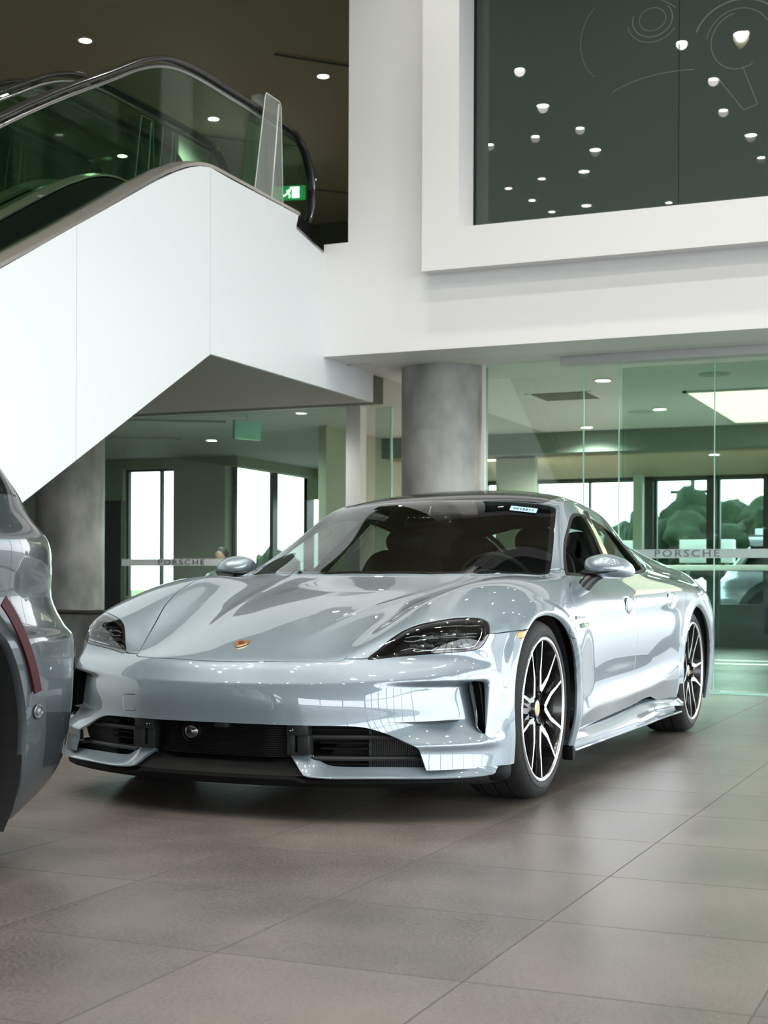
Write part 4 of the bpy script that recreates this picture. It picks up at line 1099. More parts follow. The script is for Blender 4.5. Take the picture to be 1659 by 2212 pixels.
def make_env(wheel):
    M['white'] = mat('white_paint', (.80, .80, .79), .55)
    M['clad'] = mat('white_cladding_panel', (.70, .73, .74), .35)
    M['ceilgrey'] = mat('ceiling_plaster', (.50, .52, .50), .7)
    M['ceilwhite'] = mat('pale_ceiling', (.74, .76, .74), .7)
    M['ceilbrown'] = mat('brown_hall_ceiling', (.44, .365, .265), .6)
    M['concrete'] = noise_mat('polished_concrete', (.22, .225, .21), (.44, .445, .42), 3.2, .45, .02, 8, stretch=(1, 1, .6), lo=.36, hi=.66)
    M['darkwall'] = mat('dark_olive_wall', (.10, .115, .085), .7)
    M['olive'] = mat('olive_wall', (.42, .44, .34), .7)
    M['bwall'] = mat('warm_grey_wall', (.34, .31, .24), .7)
    M['frame'] = mat('dark_window_frame', (.03, .034, .033), .4)
    M['greenglass'] = glass_mat('green_partition_glass', (.79, .90, .855), 1.5, 0, 1.0)
    M['balglass'] = glass_mat('balustrade_glass', (.70, .82, .72), 1.5, 0, .6)
    M['acrylic'] = glass_mat('clear_acrylic', (.86, .90, .87), 1.5, 0, 2.2)
    M['decksteel'] = mat('satin_deck_steel', (.62, .58, .54), .24, .8)
    M['edgeglass'] = mat('lit_glass_edge', (.40, .75, .62), .15, 0, .5)
    M['screen'] = mat('dark_display_glass', (.046, .064, .056), .012, 0, 0); M['screen'].node_tree.nodes['Principled BSDF'].inputs['Specular IOR Level'].default_value = .6
    M['ghost'] = mat('faint_print_line', (.13, .16, .155), .05, 0, 1.)
    M['ghostgold'] = mat('faint_print_crest', (.14, .15, .07), .05, 0, 1.)
    M['led'] = mat('led_emitter', (1, 1, 1), emit=(1., .985, .95), es=32.)
    M['ledrim'] = mat('downlight_rim', (.75, .75, .73), .4)
    M['rubber'] = mat('black_handrail_rubber', (.012, .012, .012), .22, 0, .6)
    M['suvclad'] = paint_mat('grey_satin_cladding', (.030, .037, .041), .1, .5, .1, 1.35)
    M['suvpaint'] = paint_mat('dark_volcano_grey_paint', (.030, .038, .042), .3, .3, .1, 1.5)
    M['redref'] = mat('dark_red_reflector', (.035, .001, .002), .35, 0, 0, spec=.15)
    M['smoke'] = mat('smoked_lamp', (.03, .035, .035), .05, 0, 1.)
    M['strip'] = mat('frosted_white_strip', (.92, .95, .94), .6)
    M['striptext'] = mat('grey_strip_lettering', (.10, .14, .135), .6)
    M['grass'] = noise_mat('grass', (.05, .10, .02), (.12, .17, .04), 3, .9)
    M['leaf'] = noise_mat('tree_foliage', (.004, .014, .006), (.018, .040, .016), 2.5, .95, .3)
    M['asphalt'] = noise_mat('asphalt', (.16, .165, .17), (.22, .225, .23), 4, .85)
    M['bark'] = mat('bark', (.05, .04, .03), .9)
    st = lambda n, bx, m: B_(n, bx, m)
    # floor
    mb = MB(); mb.box(-16, -15, -.12, 10.1, 6.1, 0); mb.box(-16, 6.1, -.12, 1.8, 15.3, 0); o = mb.build('floor', [tile_floor()]); o['kind'] = 'structure'
    # ceilings
    st('ceiling', [(-16, -15, HC, 10, 5.6, HC+.2), (-16, 5.6, HC, 1.8, 15.6, HC+.2)], M['ceilbrown'])
    # low ceiling of the ground floor rooms and upper floor slab
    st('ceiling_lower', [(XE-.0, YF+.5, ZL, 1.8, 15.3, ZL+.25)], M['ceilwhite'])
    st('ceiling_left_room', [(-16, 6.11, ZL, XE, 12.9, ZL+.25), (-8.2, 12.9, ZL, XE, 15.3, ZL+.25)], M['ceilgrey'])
    st('floor_upper', [(-16, 6.4, ZL+.25, XE, 15.6, 3.50), (XE, YF+.5, ZL+.25, -2.2, 15.6, 3.50)], M['darkwall'])
    # hall wall above the glazing, with the opening for the display glass
    X0, X1, Z0, Z1 = -1.278, 4.2, 3.585, 6.2
    st('wall_front', [(XE, YF, ZL, -2.27, YF+.45, 3.57), (-2.27, YF, ZL, X0-.3, YF+.5, HC), (X0-.3, YF, ZL, 10, YF+.5, Z0-.32), (X1+.3, YF, Z0-.32, 10, YF+.5, HC), (X0-.3, YF, Z1+.2, X1+.3, YF+.5, HC)], M['white'])
    # proud picture frame around it
    yo, yi = YF-.15, YF+.42
    st('trim_1', [(X0-.30, yo, Z0-.335, X1+.3, yi, Z0-.02), (X0-.30, yo, Z0-.02, X0, yi, Z1), (X1, yo, Z0-.02, X1+.3, yi, Z1), (X0-.30, yo, Z1, X1+.3, yi, Z1+.3)], M['white'])
    pr = empty('display_window', (0, 0, 0), 0, 'large dark glass display pane in a white frame above the glazing, reflecting ceiling spotlights', 'display window')
    yg = 5.31
    mb = MB(); mb.box(X0, yg, Z0-.02, .327, yg+.03, Z1); mb.build('glass_pane', [M['screen']], pr)
    mb = MB(); mb.box(.333, yg, Z0-.02, 2.25, yg+.03, Z1); mb.build('glass_pane', [M['screen']], pr)
    mb = MB(); mb.box(2.256, yg, Z0-.02, X1, yg+.03, Z1); mb.build('glass_pane', [M['screen']], pr)
    mb = MB(); mb.box(.327, yg+.004, Z0-.02, .333, yg+.03, Z1); mb.build('pane_joint', [M['cavity']], pr)
    mb = MB(); mb.box(X0, yg-.005, Z0-.02, X0+.02, yg, Z1); mb.box(X0, yg-.012, Z0-.02, X0+.008, yg, Z1); mb.build('edge_profile', [M['darkplastic']], pr)
    # faint printed steering wheel picture on the pane
    art = MB()
    def ell(cx, cz, rx, rz, a0, a1, w, n=40, rot=0.):
        P = []
        for i in range(n+1):
            a = math.radians(a0+(a1-a0)*i/n); x = rx*math.cos(a); z = rz*math.sin(a)
            P.append((cx+x*math.cos(rot)-z*math.sin(rot), cz+x*math.sin(rot)+z*math.cos(rot)))
        for i in range(n):
            (x0, z0), (x1, z1) = P[i], P[i+1]; dx, dz = x1-x0, z1-z0; l = math.hypot(dx, dz)+1e-9; nx, nz = -dz/l*w, dx/l*w
            art.poly([(x0-nx, yg-.0012, z0-nz), (x1-nx, yg-.0012, z1-nz), (x1+nx, yg-.0012, z1+nz), (x0+nx, yg-.0012, z0+nz)][::-1])
    ell(.765, 4.81, .20, .205, 100, 300, .0035); ell(.765, 4.81, .235, .235, 30, 170, .003); ell(.765, 4.81, .33, .30, 20, 160, .006)
    ell(.13, 5.06, .15, .13, 160, 400, .004); ell(.13, 5.06, .10, .085, 0, 360, .003); ell(.13, 5.06, .19, .17, 190, 330, .003)
    ell(-.2, 4.95, .22, .30, 120, 240, .0025); ell(.30, 4.45, .55, .2, 75, 150, .003); ell(-1.2, 4.95, 1.6, .5, 20, 62, .003)
    for (a, b) in (((.62, 4.55), (.80, 4.30)), ((.80, 4.30), (.90, 4.33)), ((.90, 4.33), (.80, 4.60)), ((.80, 4.60), (.79, 4.62))):
        (x0, z0), (x1, z1) = a, b; l = math.hypot(x1-x0, z1-z0); nx, nz = -(z1-z0)/l*.003, (x1-x0)/l*.003
        art.poly([(x0-nx, yg-.0012, z0-nz), (x0+nx, yg-.0012, z0+nz), (x1+nx, yg-.0012, z1+nz), (x1-nx, yg-.0012, z1-nz)])
    ar = art.build('printed_picture', [M['ghost']], pr)
    sh = MB(); P = [(.72, 4.86), (.76, 4.875), (.79, 4.87), (.83, 4.875), (.845, 4.86), (.835, 4.80), (.80, 4.755), (.775, 4.745), (.745, 4.775), (.725, 4.82)]
    sh.prism(P, 'y', yg-.0016, yg-.0012); sh.build('printed_crest', [M['ghostgold']], ar, recalc=True)
    # ---- escalator
    es = empty('escalator', (XE, 0, 0), 0, 'white clad escalator with glass balustrade and black handrail rising to the landing', 'escalator'); es.location = (0, 0, 0)
    sl = (3.554-2.544)/(2.824-1.036)
    top = [(-3.6, .45), (-2.6, .49), (-1.036+.0, 2.544-2.072*sl), (1.036, 2.544), (2.60, 3.427), (2.85, 3.555), (3.02, 3.63), (3.17, 3.682), (3.307, 3.707), (3.6, 3.70), (4.66, 3.70), (4.62, 3.605), (5.116, 3.51)]
    bot = [(5.116, 2.42), (3.318, 2.422), (1.298, 1.312), (-1.09, 0.02), (-3.6, .02)]
    def strip(a, b, name):
        pts = []
        def cutp(L):
            out = []
            for i, p in enumerate(L):
                if a <= p[0] <= b: out.append(p)
                if i+1 < len(L):
                    q = L[i+1]
                    for c in ((a, b) if q[0] > p[0] else (b, a)):
                        if min(p[0], q[0]) < c < max(p[0], q[0]): out.append((c, p[1]+(q[1]-p[1])*(c-p[0])/(q[0]-p[0])))
            return out
        pts = cutp(top)+cutp(bot)
        mb = MB(); mb.prism(pts, 'x', XE-.03, XE); return mb.build('cladding_panel', [M['clad']], es, recalc=True)
    strip(-3.6, .20, ''); strip(.204, 1.744, ''); strip(1.748, 3.306, ''); strip(3.310, 5.116, '')
    mb = MB(); mb.box(XE-.03, YF, 2.42, XE, 6.11, ZL); mb.build('cladding_panel', [M['clad']], es)
    # soffits
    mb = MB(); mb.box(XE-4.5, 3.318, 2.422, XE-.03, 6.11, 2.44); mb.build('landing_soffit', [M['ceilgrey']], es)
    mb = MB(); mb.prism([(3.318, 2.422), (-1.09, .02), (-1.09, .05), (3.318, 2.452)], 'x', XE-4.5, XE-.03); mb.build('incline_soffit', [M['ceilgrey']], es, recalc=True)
    mb = MB(); mb.box(XE-4.5, 4.62, 2.44, XE-.03, 6.4, 3.50); mb.build('landing_block', [M['darkwall']], es)
    # balustrades: handrails, glass, steel decks
    def yz_path(off):
        b = [(-2.2+0, .49+.35), (1.036, 2.544), (2.55, 3.40), (2.85, 3.555), (3.05, 3.64), (3.30, 3.70), (3.7, 3.705), (4.7, 3.70)]
        return catmull([(y, z+off) for y, z in b], 6)
    for n_, xs in enumerate((XE-.12, -3.36, -3.74, -4.52)):
        hp = [(y, z) for y, z in catmull([(-2.2, .84+.45), (1.031, 3.344), (2.3, 4.06), (2.65, 4.245), (2.95, 4.35), (3.3, 4.395), (3.8, 4.40), (4.5, 4.40)], 6)]
        for k in range(1, 15):
            a = math.radians(90-k*13); hp.append((4.72+.42*math.cos(a)*1.0, 3.98+.42*math.sin(a)))
        mb = MB(); mb.tube([(xs, y, z) for y, z in hp], .040, 10, flat=.55); h = mb.build('handrail', [M['rubber']], es, True)
        mb = MB(); mb.tube([(xs, y, z) for y, z in [(p[0]*1.0, p[1]-.05) for p in hp[:-13]]], .014, 8); mb.build('handrail_profile', [M['steel']], h, True)
        dk = yz_path(.02)
        poly = [(y, z) for y, z in dk]+[(5.05, 3.70)]
        up = [(p[0], p[1]-.05) for p in hp if p[0] > -2.2][:-4]
        mb = MB(); mb.prism([tuple(p) for p in poly]+up[::-1], 'x', xs-.006, xs+.006); mb.build('balustrade_glass', [M['balglass']], es, recalc=True)
        # steel deck strips
        mb = MB(); sgn = 1
        w0, w1 = (.115, -.10) if n_ in (0, 2) else (.10, -.15)
        mb.grid([[(xs+w0, y, z-.012), (xs+w0, y, z+.012), (xs+.02, y, z+.03), (xs-.02, y, z+.03), (xs+w1, y, z+.005), (xs+w1, y, z-.03)] for y, z in dk]); mb.build('steel_deck', [M['decksteel']], es, 40, recalc=True)
        mb = MB(); ww = w1 if n_ in (0, 2) else w0
        mb.grid([[(xs+ww, y, z), (xs+ww, y, z-.30)] for y, z in dk]); mb.build('skirt_panel', [M['darkplastic']], es)
    for xs in (-2.98, -4.13):
        mb = MB(); pts = yz_path(-.18)
        for k in range(0, 60):
            t = k/60; y = -1.6+t*4.6; z = np.interp(y, [p[0] for p in pts], [p[1] for p in pts]); mb.box(xs-.27, y, z-.12, xs+.27, y+.078, z-.02)
        mb.build('steps', [M['darkplastic']], es)
    mb = MB(); mb.box(XE-.16, 4.66, 3.58, XE-.02, 4.98, 3.70, .01); mb.build('newel_box', [M['blackplastic']], es, 30)
    # two lights on the landing edge: steel corner plate
    mb = MB(); mb.prism([(4.62, 3.605), (5.10, 3.515), (5.10, 3.495), (4.62, 3.585)], 'x', XE-.1, XE+.002); mb.build('edge_plate', [M['steel']], es, recalc=True)
    # acrylic guards: folded clear wedges standing on the decks
    def guard(y0, x, label, w=.26, h=.82, z0=3.64):
        g = empty('acrylic_guard', (x, y0, z0), 0, label, 'guard', None)
        t = .30
        A = [(0, 0), (w*.36, h*.96), (w*.40, h), (w*.86, h), (w*.92, h*.96), (w, 0)]
        for nm, xx in (('side_sheet', 0.), ('side_sheet', -.12)):
            mb = MB(); mb.prism([(p[0], p[1]) for p in A], 'x', xx-.003, xx+.003); mb.build(nm, [M['acrylic']], g, recalc=True)
        mb = MB()
        for i in range(1, 5):
            (a, b), (c, d) = A[i-1] if i > 0 else A[0], A[i]
            mb.poly([(0, a, b), (0, c, d), (-.12, c, d), (-.12, a, b)])
        mb.build('top_fold', [M['acrylic']], g)
        mb = MB(); mb.tube([(0, a, b) for a, b in A], .004, 6); mb.tube([(0, w*.58, 0), (0, w*.84, h*.97)], .006, 6); mb.build('polished_edge', [M['edgewhite']], g, True)
        g.scale = (1, 1, 1); return g
    M['edgewhite'] = mat('polished_acrylic_edge', (.75, .78, .76), .2)
    guard(4.03, XE-.02-.03, 'clear acrylic guard wedge on the near balustrade, tallest and rightmost', .46, .80, 3.715)
    guard(4.22, -3.50, 'clear acrylic guard wedge between the escalators, right one of the pair', .30, .72, 3.73)
    guard(3.90, -3.50, 'clear acrylic guard wedge between the escalators, left one of the pair', .30, .68, 3.73)
    guard(3.75, -4.60, 'faint clear acrylic guard wedge on the farthest balustrade', .30, .62, 3.73)
    # ---- upper floor backdrop
    st('wall_upper', [(-16, 15.4, 2.95, 1.8, 15.6, HC)], M['darkwall'])
    o = st('wall_left', [(-16, -15, -.1, -15.8, 15.6, HC)], M['white'])
    q = empty('upper_column', (on_(366, 300, 10.6).x, 10.6, 3.5), 0, 'square white column on the upper floor behind the balustrade glass', 'column')
    mb = MB(); mb.box(-.36, -.36, 0, .36, .36, 3.1); mb.build('shaft', [M['white']], q)
    # dim partition boxes upstairs
    mb = MB(); mb.box(-5.6, 15, 3.5, -2.0, 15.2, 5.6); o = mb.build('upstairs_partition', [M['olive']]); tag(o, 'dim upstairs partition wall at the back of the landing', 'partition wall')
    # exit sign (green running figure light)
    p = on_(622, 417, 12.4)
    ex = empty('exit_sign', (p.x, 12.4, p.z-.09), math.radians(12), 'small green lit exit sign with white running figure upstairs beyond the landing', 'sign')
    M['green'] = mat('green_lit_sign', (.02, .3, .1), emit=(.03, .36, .12), es=.45)
    mb = MB(); mb.box(-.24, 0, 0, .24, .05, .19, .004); mb.build('sign_box', [M['green']], ex)
    mb = MB(); mb.tube([(-.15, .02, .19), (-.15, .02, HC-p.z+.09)], .006, 6); mb.build('hanger_rod', [M['frame']], ex); mb = MB(); mb.tube([(.15, .02, .19), (.15, .02, HC-p.z+.09)], .006, 6); mb.build('hanger_rod', [M['frame']], ex)
    M['paleemit'] = mat('pale_lit_symbol', (.8, 1, .85), emit=(.8, 1., .85), es=2.)
    mb = MB(); mb.box(.06, -.004, .02, .16, -.001, .17); mb.build('door_symbol', [M['paleemit']], ex)
    mb = MB(); mb.tube([(.0, -.003, .09), (.03, -.003, .135)], .016, 6); mb.ico((.045, -.003, .158), .016, 1); mb.tube([(.0, -.003, .09), (.03, -.003, .06), (.02, -.003, .025)], .009, 6); mb.tube([(0, -.003, .09), (-.04, -.003, .06), (-.07, -.003, .05)], .009, 6); mb.tube([(.02, -.003, .125), (-.02, -.003, .115)], .007, 6); mb.build('running_figure', [M['paleemit']], ex)
    ex2 = empty('hanging_exit_sign', (-4.95, 8.35, 2.50), math.radians(62), 'green exit sign hanging edge on under the lower ceiling near the left glass room', 'sign')
    mb = MB(); mb.box(-.17, -.02, -.10, .17, .02, .10, .004); mb.build('sign_box', [M['greendark']], ex2) if 'greendark' in M else mb.build('sign_box', [M['edgeglass']], ex2)
    mb = MB(); mb.tube([(0, 0, .1), (0, 0, .165)], .008, 8); mb.build('hanger', [M['ledrim']], ex2)
    # ---- columns
    cx = on_(948, 1000, 6.02)
    mb = MB(); mb.lathe([(0, .366), (ZL, .366)], 96, 'z', (0, 0, 0)); o = mb.build('concrete_column', [M['concrete']], None, 40); o.location = (-1.815, 6.10, 0)
    tag(o, 'round polished concrete column directly behind the silver car roof', 'column')
    mb = MB(); mb.lathe([(0, .366), (ZL, .366)], 96, 'z', (0, 0, 0)); o = mb.build('concrete_column', [M['concrete']], None, 40); o.location = (-6.66, 7.55, 0)
    tag(o, 'round grey concrete column at far left under the escalator, on the low wall', 'column')
    # low wall with metal rail in front of the left room
    lw = empty('low_wall', (-7.2, 7.0, 0), 0, 'low concrete wall with a polished metal rail cap beneath the left column', 'low wall')
    mb = MB(); mb.box(-4, -.06, 0, 3.8, .06, .53); mb.build('wall_base', [M['concrete']], lw)
    mb = MB(); mb.box(-4, -.08, .53, 3.8, .5, .555); mb.build('dark_ledge', [M['frame']], lw)
    mb = MB(); mb.tube([(-4, -.06, .555), (3.8, -.06, .555)], .026, 12, flat=.8); mb.build('steel_rail', [M['chrome']], lw, True)
    # ---- left ground floor room
    y8 = 8.15
    lg = empty('left_glass_partition', (0, 0, 0), 0, 'green tinted glass partition at left with a white lettered strip', 'glass partition')
    for a, b in ((-7.9, -6.36), (-6.355, -5.0), (-4.995, -3.68)):
        mb = MB(); mb.box(a, y8, .03, b, y8+.012, ZL); mb.build('glass_pane', [M['greenglass']], lg)
    mb = MB(); mb.box(-6.47, y8-.004, 1.04, -4.9, y8-.001, 1.115); s = mb.build('white_strip', [M['strip']], lg)
    put_text('strip_lettering', 'PORSCHE', .080, frame((-5.64, y8-.006, 1.077), (1, 0, 0), (0, 0, 1)), [M['striptext']], s, .0005, 1.25, 0, 1.45)
    mb = MB(); mb.box(-6.66, y8-.02, 0, -6.40, y8+.06, ZL*.66); mb.build('dark_frame_post', [M['frame']], lg)
    st('wall_room_left', [(-3.66, y8-.05, 0, -3.50, y8+.1, ZL)], M['white'])
    rg = empty('glass_return', (0, 0, 0), 0, 'narrow green glass return panel between the white post and the concrete column', 'glass partition')
    mb = MB(); mb.box(-3.42, y8+.15, .03, -3.24, y8+.165, ZL); mb.build('glass_pane', [M['greenglass']], rg); mb = MB(); mb.box(-3.25, y8+.14, 0, -3.235, y8+.18, ZL); mb.build('glass_edge', [M['edgeglass']], rg)
    st('wall_room_mid', [(-3.2, 11.5, 0, -2.7, 11.6, ZL)], M['olive'])
    # back wall of that room with window openings
    yb = 12.6
    XA, XB = on_(265, 1100, yb)[0], on_(374, 1100, yb)[0]
    XC = on_(486, 1100, yb)[0]
    zt = on_(320, 1012, yb)[2]
    st('wall_room_back', [(-16, yb, 0, XA, yb+.2, ZL), (XA, yb, zt, XB, yb+.2, ZL), (XB, yb, 0, XC, yb+.2, ZL), (XA, yb, 0, XB, yb+.2, .25)], M['olive'])
    def mull(nm, x0, x1, y, z0, z1, xs, zs=()):
        bx = [(x0, y, z0, x0+.035, y+.08, z1), (x1-.035, y, z0, x1, y+.08, z1), (x0, y, z1-.035, x1, y+.08, z1), (x0, y, z0, x1, y+.08, z0+.06)]
        for x in xs: bx.append((x-.015, y, z0, x+.015, y+.08, z1))
        for z in zs: bx.append((x0, y, z-.025, x1, y+.08, z+.025))
        return B_(nm, bx, M['frame'])
    mull('window_1', XA, XB, yb+.1, .25, zt, (XA+(XB-XA)*.68,))
    # side wall of the wing running away to the back, glazed
    st('wall_wing', [(XC, 15.1, 2.2, -4.6, 15.3, ZL), (XC, yb, zt, XC+.2, 15.3, ZL), (XC, yb, 0, XC+.2, 15.3, .25)], M['olive'])
    mb = MB()
    for k in range(3): mb.box(XC, yb+.2+k*1.15, .25, XC+.06, yb+.26+k*1.25, zt)
    o = mb.build('window_2', [M['frame']]); o['kind'] = 'structure'
    # ---- right glazing under the hall wall
    rg = empty('right_glass_partition', (0, 0, 0), 0, 'tall green glass wall at right with sliding door panels and a grey lettered strip', 'glass partition')
    E_ = [-1.42, -.565, -.275, .482, 1.65]
    for a, b in zip(E_[:-1], E_[1:]):
        mb = MB(); mb.box(a+.002, YG, .02, b-.002, YG+.012, ZL); p = mb.build('glass_pane', [M['greenglass']], rg)
        mb = MB(); mb.box(b-.004, YG-.002, .02, b+.004, YG+.014, ZL); mb.build('pane_edge', [M['edgeglass']], p)
    mb = MB(); mb.box(-1.43, YG-.002, 0, -1.405, YG+.02, ZL); mb.build('end_profile', [M['white']], rg)
    # sliding leaf a little behind
    mb = MB(); mb.box(-.275, YG+.10, .02, .9, YG+.112, ZL-.08); p = mb.build('sliding_leaf', [M['greenglass']], rg); mb = MB(); mb.box(.895, YG+.098, .02, .903, YG+.114, ZL-.08); mb.build('pane_edge', [M['edgeglass']], p)
    mb = MB(); mb.box(-.72, YG-.16, 2.60, 1.65, YG-.01, ZL, .004); mb.build('door_header', [mat('header_grey', (.55, .56, .56), .45)], rg, 30)
    mb = MB(); mb.box(-1.4, YG-.03, 0, 1.65, YG+.04, .018); mb.build('floor_channel', [M['edgeglass']], rg)
    mb = MB(); mb.box(-.16, YG-.004, 1.055, 1.64, YG-.001, 1.125); s = mb.build('grey_strip', [mat('grey_glass_strip', (.36, .46, .44), .6)], rg)
    put_text('strip_lettering', 'PORSCHE', .078, frame((.27, YG-.006, 1.090), (1, 0, 0), (0, 0, 1)), [M['striptext']], s, .0005, 1.25, 0, 1.3)
    # ---- right room
    yr = 15.
    st('wall_right_room_back', [(-5.5, yr, 2.36, 1.7, yr+.2, ZL), (-2.25, yr, 0, -2.05, yr+.25, ZL), (-1.28, yr, .3, -1.16, yr+.2, 2.4), (-5.5, yr, 0, 1.7, yr+.2, .60), (-.50, yr, .2, .25, yr+.2, 2.4)], M['frame'])
    mull('window_3', -4.6, -2.25, yr+.1, .25, 2.38, (-3.8, -3.0)); mull('window_4', -2.05, -1.28, yr+.1, .25, 2.38, ()); mull('window_5', -1.16, -.5, yr+.1, .25, 2.38, ()); mull('window_6', .25, 1.7, yr+.1, .25, 2.38, (1.,))
    mull('window_9', 1.82, 10, YG-.05, 0, ZL, (3.4, 5.0, 6.6, 8.2))
    st('wall_right_room_end', [(1.66, YG, 0, 1.8, yr+.3, ZL)], M['white'])
    st('wall_upper_end', [(1.7, 5.6, ZL, 1.8, 15.6, HC)], M['white'])
    q = empty('pale_post', (-2.16, 14.6, 0), 0, 'slim pale post inside the right room between the windows', 'post')
    mb = MB(); mb.box(-.065, -.065, 0, .065, .065, ZL); mb.build('shaft', [mat('pale_green_post', (.62, .72, .62), .5)], q)
    st('wall_right_room_side', [(-4.7, 9.6, 0, -4.6, yr, ZL)], M['olive'])
    # dropped bulkhead with a warm underside across the room
    st('trim_2', [(-4.6, 11.2, 2.42, 1.65, 11.5, ZL)], mat('dark_green_bulkhead', (.16, .2, .16), .6))
    st('trim_3', [(-4.6, 11.5, 2.40, 1.65, 15, 2.44)], mat('warm_ceiling', (.62, .52, .36), .6))
    lp = empty('light_panel', (0, 0, 0), 0, 'large cream glowing ceiling light panel seen through the right glass', 'light panel')
    M['creamlight'] = mat('cream_light_diffuser', (1, .92, .8), emit=(1., .70, .55), es=1.45)
    mb = MB(); mb.box(-.19, 8.22, ZL-.015, 1.5, 10.85, ZL); mb.build('diffuser', [M['creamlight']], lp)
    mb = MB(); mb.box(-.23, 8.18, ZL-.02, -.19, 10.89, ZL); mb.box(1.5, 8.18, ZL-.02, 1.54, 10.89, ZL); mb.box(-.23, 8.18, ZL-.02, 1.54, 8.22, ZL); mb.box(-.23, 10.85, ZL-.02, 1.54, 10.89, ZL); mb.build('panel_frame', [M['ledrim']], lp)
    ac = empty('ceiling_air_vent', (-1.34, 8.13, ZL), 0, 'rectangular dark air vent with pale edge bars in the right room ceiling', 'air vent')
    mb = MB(); mb.box(-.27, -.26, -.006, .27, .26, 0); mb.build('grille_plate', [mat('vent_brown', (.10, .09, .06), .6)], ac)
    mb = MB(); mb.box(-.33, -.29, -.012, -.28, .29, 0); mb.box(.28, -.29, -.012, .33, .29, 0); mb.build('edge_bar', [M['white']], ac)
    for (x, y, lb) in ((-.95, 9.6, 'round ceiling speaker beside the light panel'), (.25, 7.2, 'round ceiling speaker above the sliding door')):
        q = MB(); q.lathe([(ZL-.008, .0), (ZL-.008, .13), (ZL, .14)], 32, 'z', (x, y, 0)); tag(q.build('ceiling_speaker', [M['ceilgrey']], None, 40), lb, 'speaker')
    # ---- downlights
    proto = empty('ceiling_downlight')
    mb = MB(); mb.lathe([(-.004, 0), (-.004, .062)], 24, 'z'); mb.build('lamp_face', [M['led']], proto)
    mb = MB(); mb.lathe([(0, .085), (-.010, .085), (-.010, .064), (-.003, .062)], 24, 'z'); mb.build('trim_ring', [M['ledrim']], proto)
    first = [True]
    W = {'upper ceiling spotlights': 42, 'lower left spotlights': 60, 'right room spotlights': 330, 'right room far spotlights': 200, 'showroom ceiling spotlights': 20}
    def dl(x, y, z, sc, label, group):
        o = proto if first[0] else copy_tree(proto)
        first[0] = False; o.location = (x, y, z); o.scale = (sc, sc, sc); tag(o, label, 'ceiling light', group)
        l = bpy.data.lights.new('spot_beam', 'SPOT'); l.energy = W[group]; l.spot_size = math.radians(150); l.spot_blend = 1; l.shadow_soft_size = .06; l.color = (1, .97, .92)
        lo = bpy.data.objects.new('spot_beam', l); COL.objects.link(lo); lo.parent = o; lo.location = (0, 0, -.03)
    # upper floor
    for (x, y), w in (((-6.42, 7.45), 'top left spotlight in the brown upper ceiling'), ((-4.56, 9.39), 'upper ceiling spotlight nearest the white wall corner'), ((-6.46, 10.22), 'upper ceiling spotlight seen through the middle of the balustrade glass'), ((-8.37, 11.1), 'upper ceiling spotlight seen left through the balustrade glass'), ((-6.52, 13.08), 'upper ceiling spotlight just above the exit sign'), ((-8.3, 8.5), 'upper ceiling spotlight behind the far left handrail')):
        dl(x, y, HC, 1., w, 'upper ceiling spotlights')
    # lower left
    for (x, y), w in (((-4.33, 7.9), 'right spotlight under the landing at left'), ((-5.44, 9.3), 'middle spotlight seen through the left glass beside the hanging sign'), ((-6.67, 10.57), 'left lower spotlight seen through the left glass')):
        dl(x, y, ZL, 1.0, w, 'lower left spotlights')
    for (x, y), w in (((-.73, 7.19), 'nearest spotlight behind the right glass above the vent'), ((-.72, 9.43), 'spotlight left of the cream light panel'), ((-1.87, 10.81), 'spotlight at the centre of the right room ceiling')):
        dl(x, y, ZL, 1.05, w, 'right room spotlights')
    for (x, y), w in (((-3.3, 11.6), 'left one of the two adjacent far spotlights in the right room'), ((-2.95, 11.85), 'right one of the two adjacent far spotlights in the right room'), ((-.6, 11.8), 'far right spotlight below the light panel')):
        dl(x, y, 2.40, 1.0, w, 'right room far spotlights')
    # hall grid, seen only as reflections
    hall = [(-2.44, .59), (-2.56, -.68), (-2.38, -1.68), (-3.0, -1.79), (-2.44, -2.63), (-3.65, -1.89), (-3.49, -3.67), (-2.84, -3.54), (-4.08, -3.96), (-3.96, -4.71), (-3.29, -5.3), (-3.88, -5.46), (-.61, .7), (.01, .71), (-.51, -.55), (-.6, -1.68), (-.45, -2.78), (-.48, -3.82), (-2.11, -5.61),
            (1.4, .7), (1.45, -.6), (1.4, -1.7), (1.5, -2.8), (3.4, .6), (3.4, -1.7), (3.4, -3.8), (5.4, .6), (5.4, -1.7), (5.4, -3.8), (-.5, 2.6), (1.4, 2.6), (3.4, 2.6), (-1.5, 3.9), (.5, 3.9), (2.4, 3.9), (-.5, -5.6), (1.4, -5.6), (3.4, -5.8), (1.4, -7.6), (-1.5, -7.6), (3.6, -7.8), (-4.5, -.6), (-4.5, -2.6), (5.4, 2.6)]
    for i, (x, y) in enumerate(hall):
        dl(x, y, HC, 1.15 if i % 3 == 1 else .8, 'showroom ceiling spotlight seen only as a reflection in glass and paint', 'showroom ceiling spotlights')
    # linear air slots in the ceilings
    for (a, b, z, lb) in (((-4.74, 8.56), (-3.9, 9.44), HC, 'dark linear air slot in the upper ceiling by the wall corner'), ((-6.91, 10.71), (-6.04, 11.66), HC, 'dark linear air slot seen through the balustrade glass'), ((-6.82, 13.42), (-5.9, 14.3), HC, 'dark linear air slot above the landing corner'), ((-6.45, 8.2), (-5.46, 8.79), ZL, 'dark linear air slot in the lower left ceiling'), ((-7.66, 9.77), (-6.92, 10.24), ZL, 'second dark linear air slot farther back in the lower left ceiling')):
        L_ = math.hypot(b[0]-a[0], b[1]-a[1]); an = math.atan2(b[1]-a[1], b[0]-a[0])
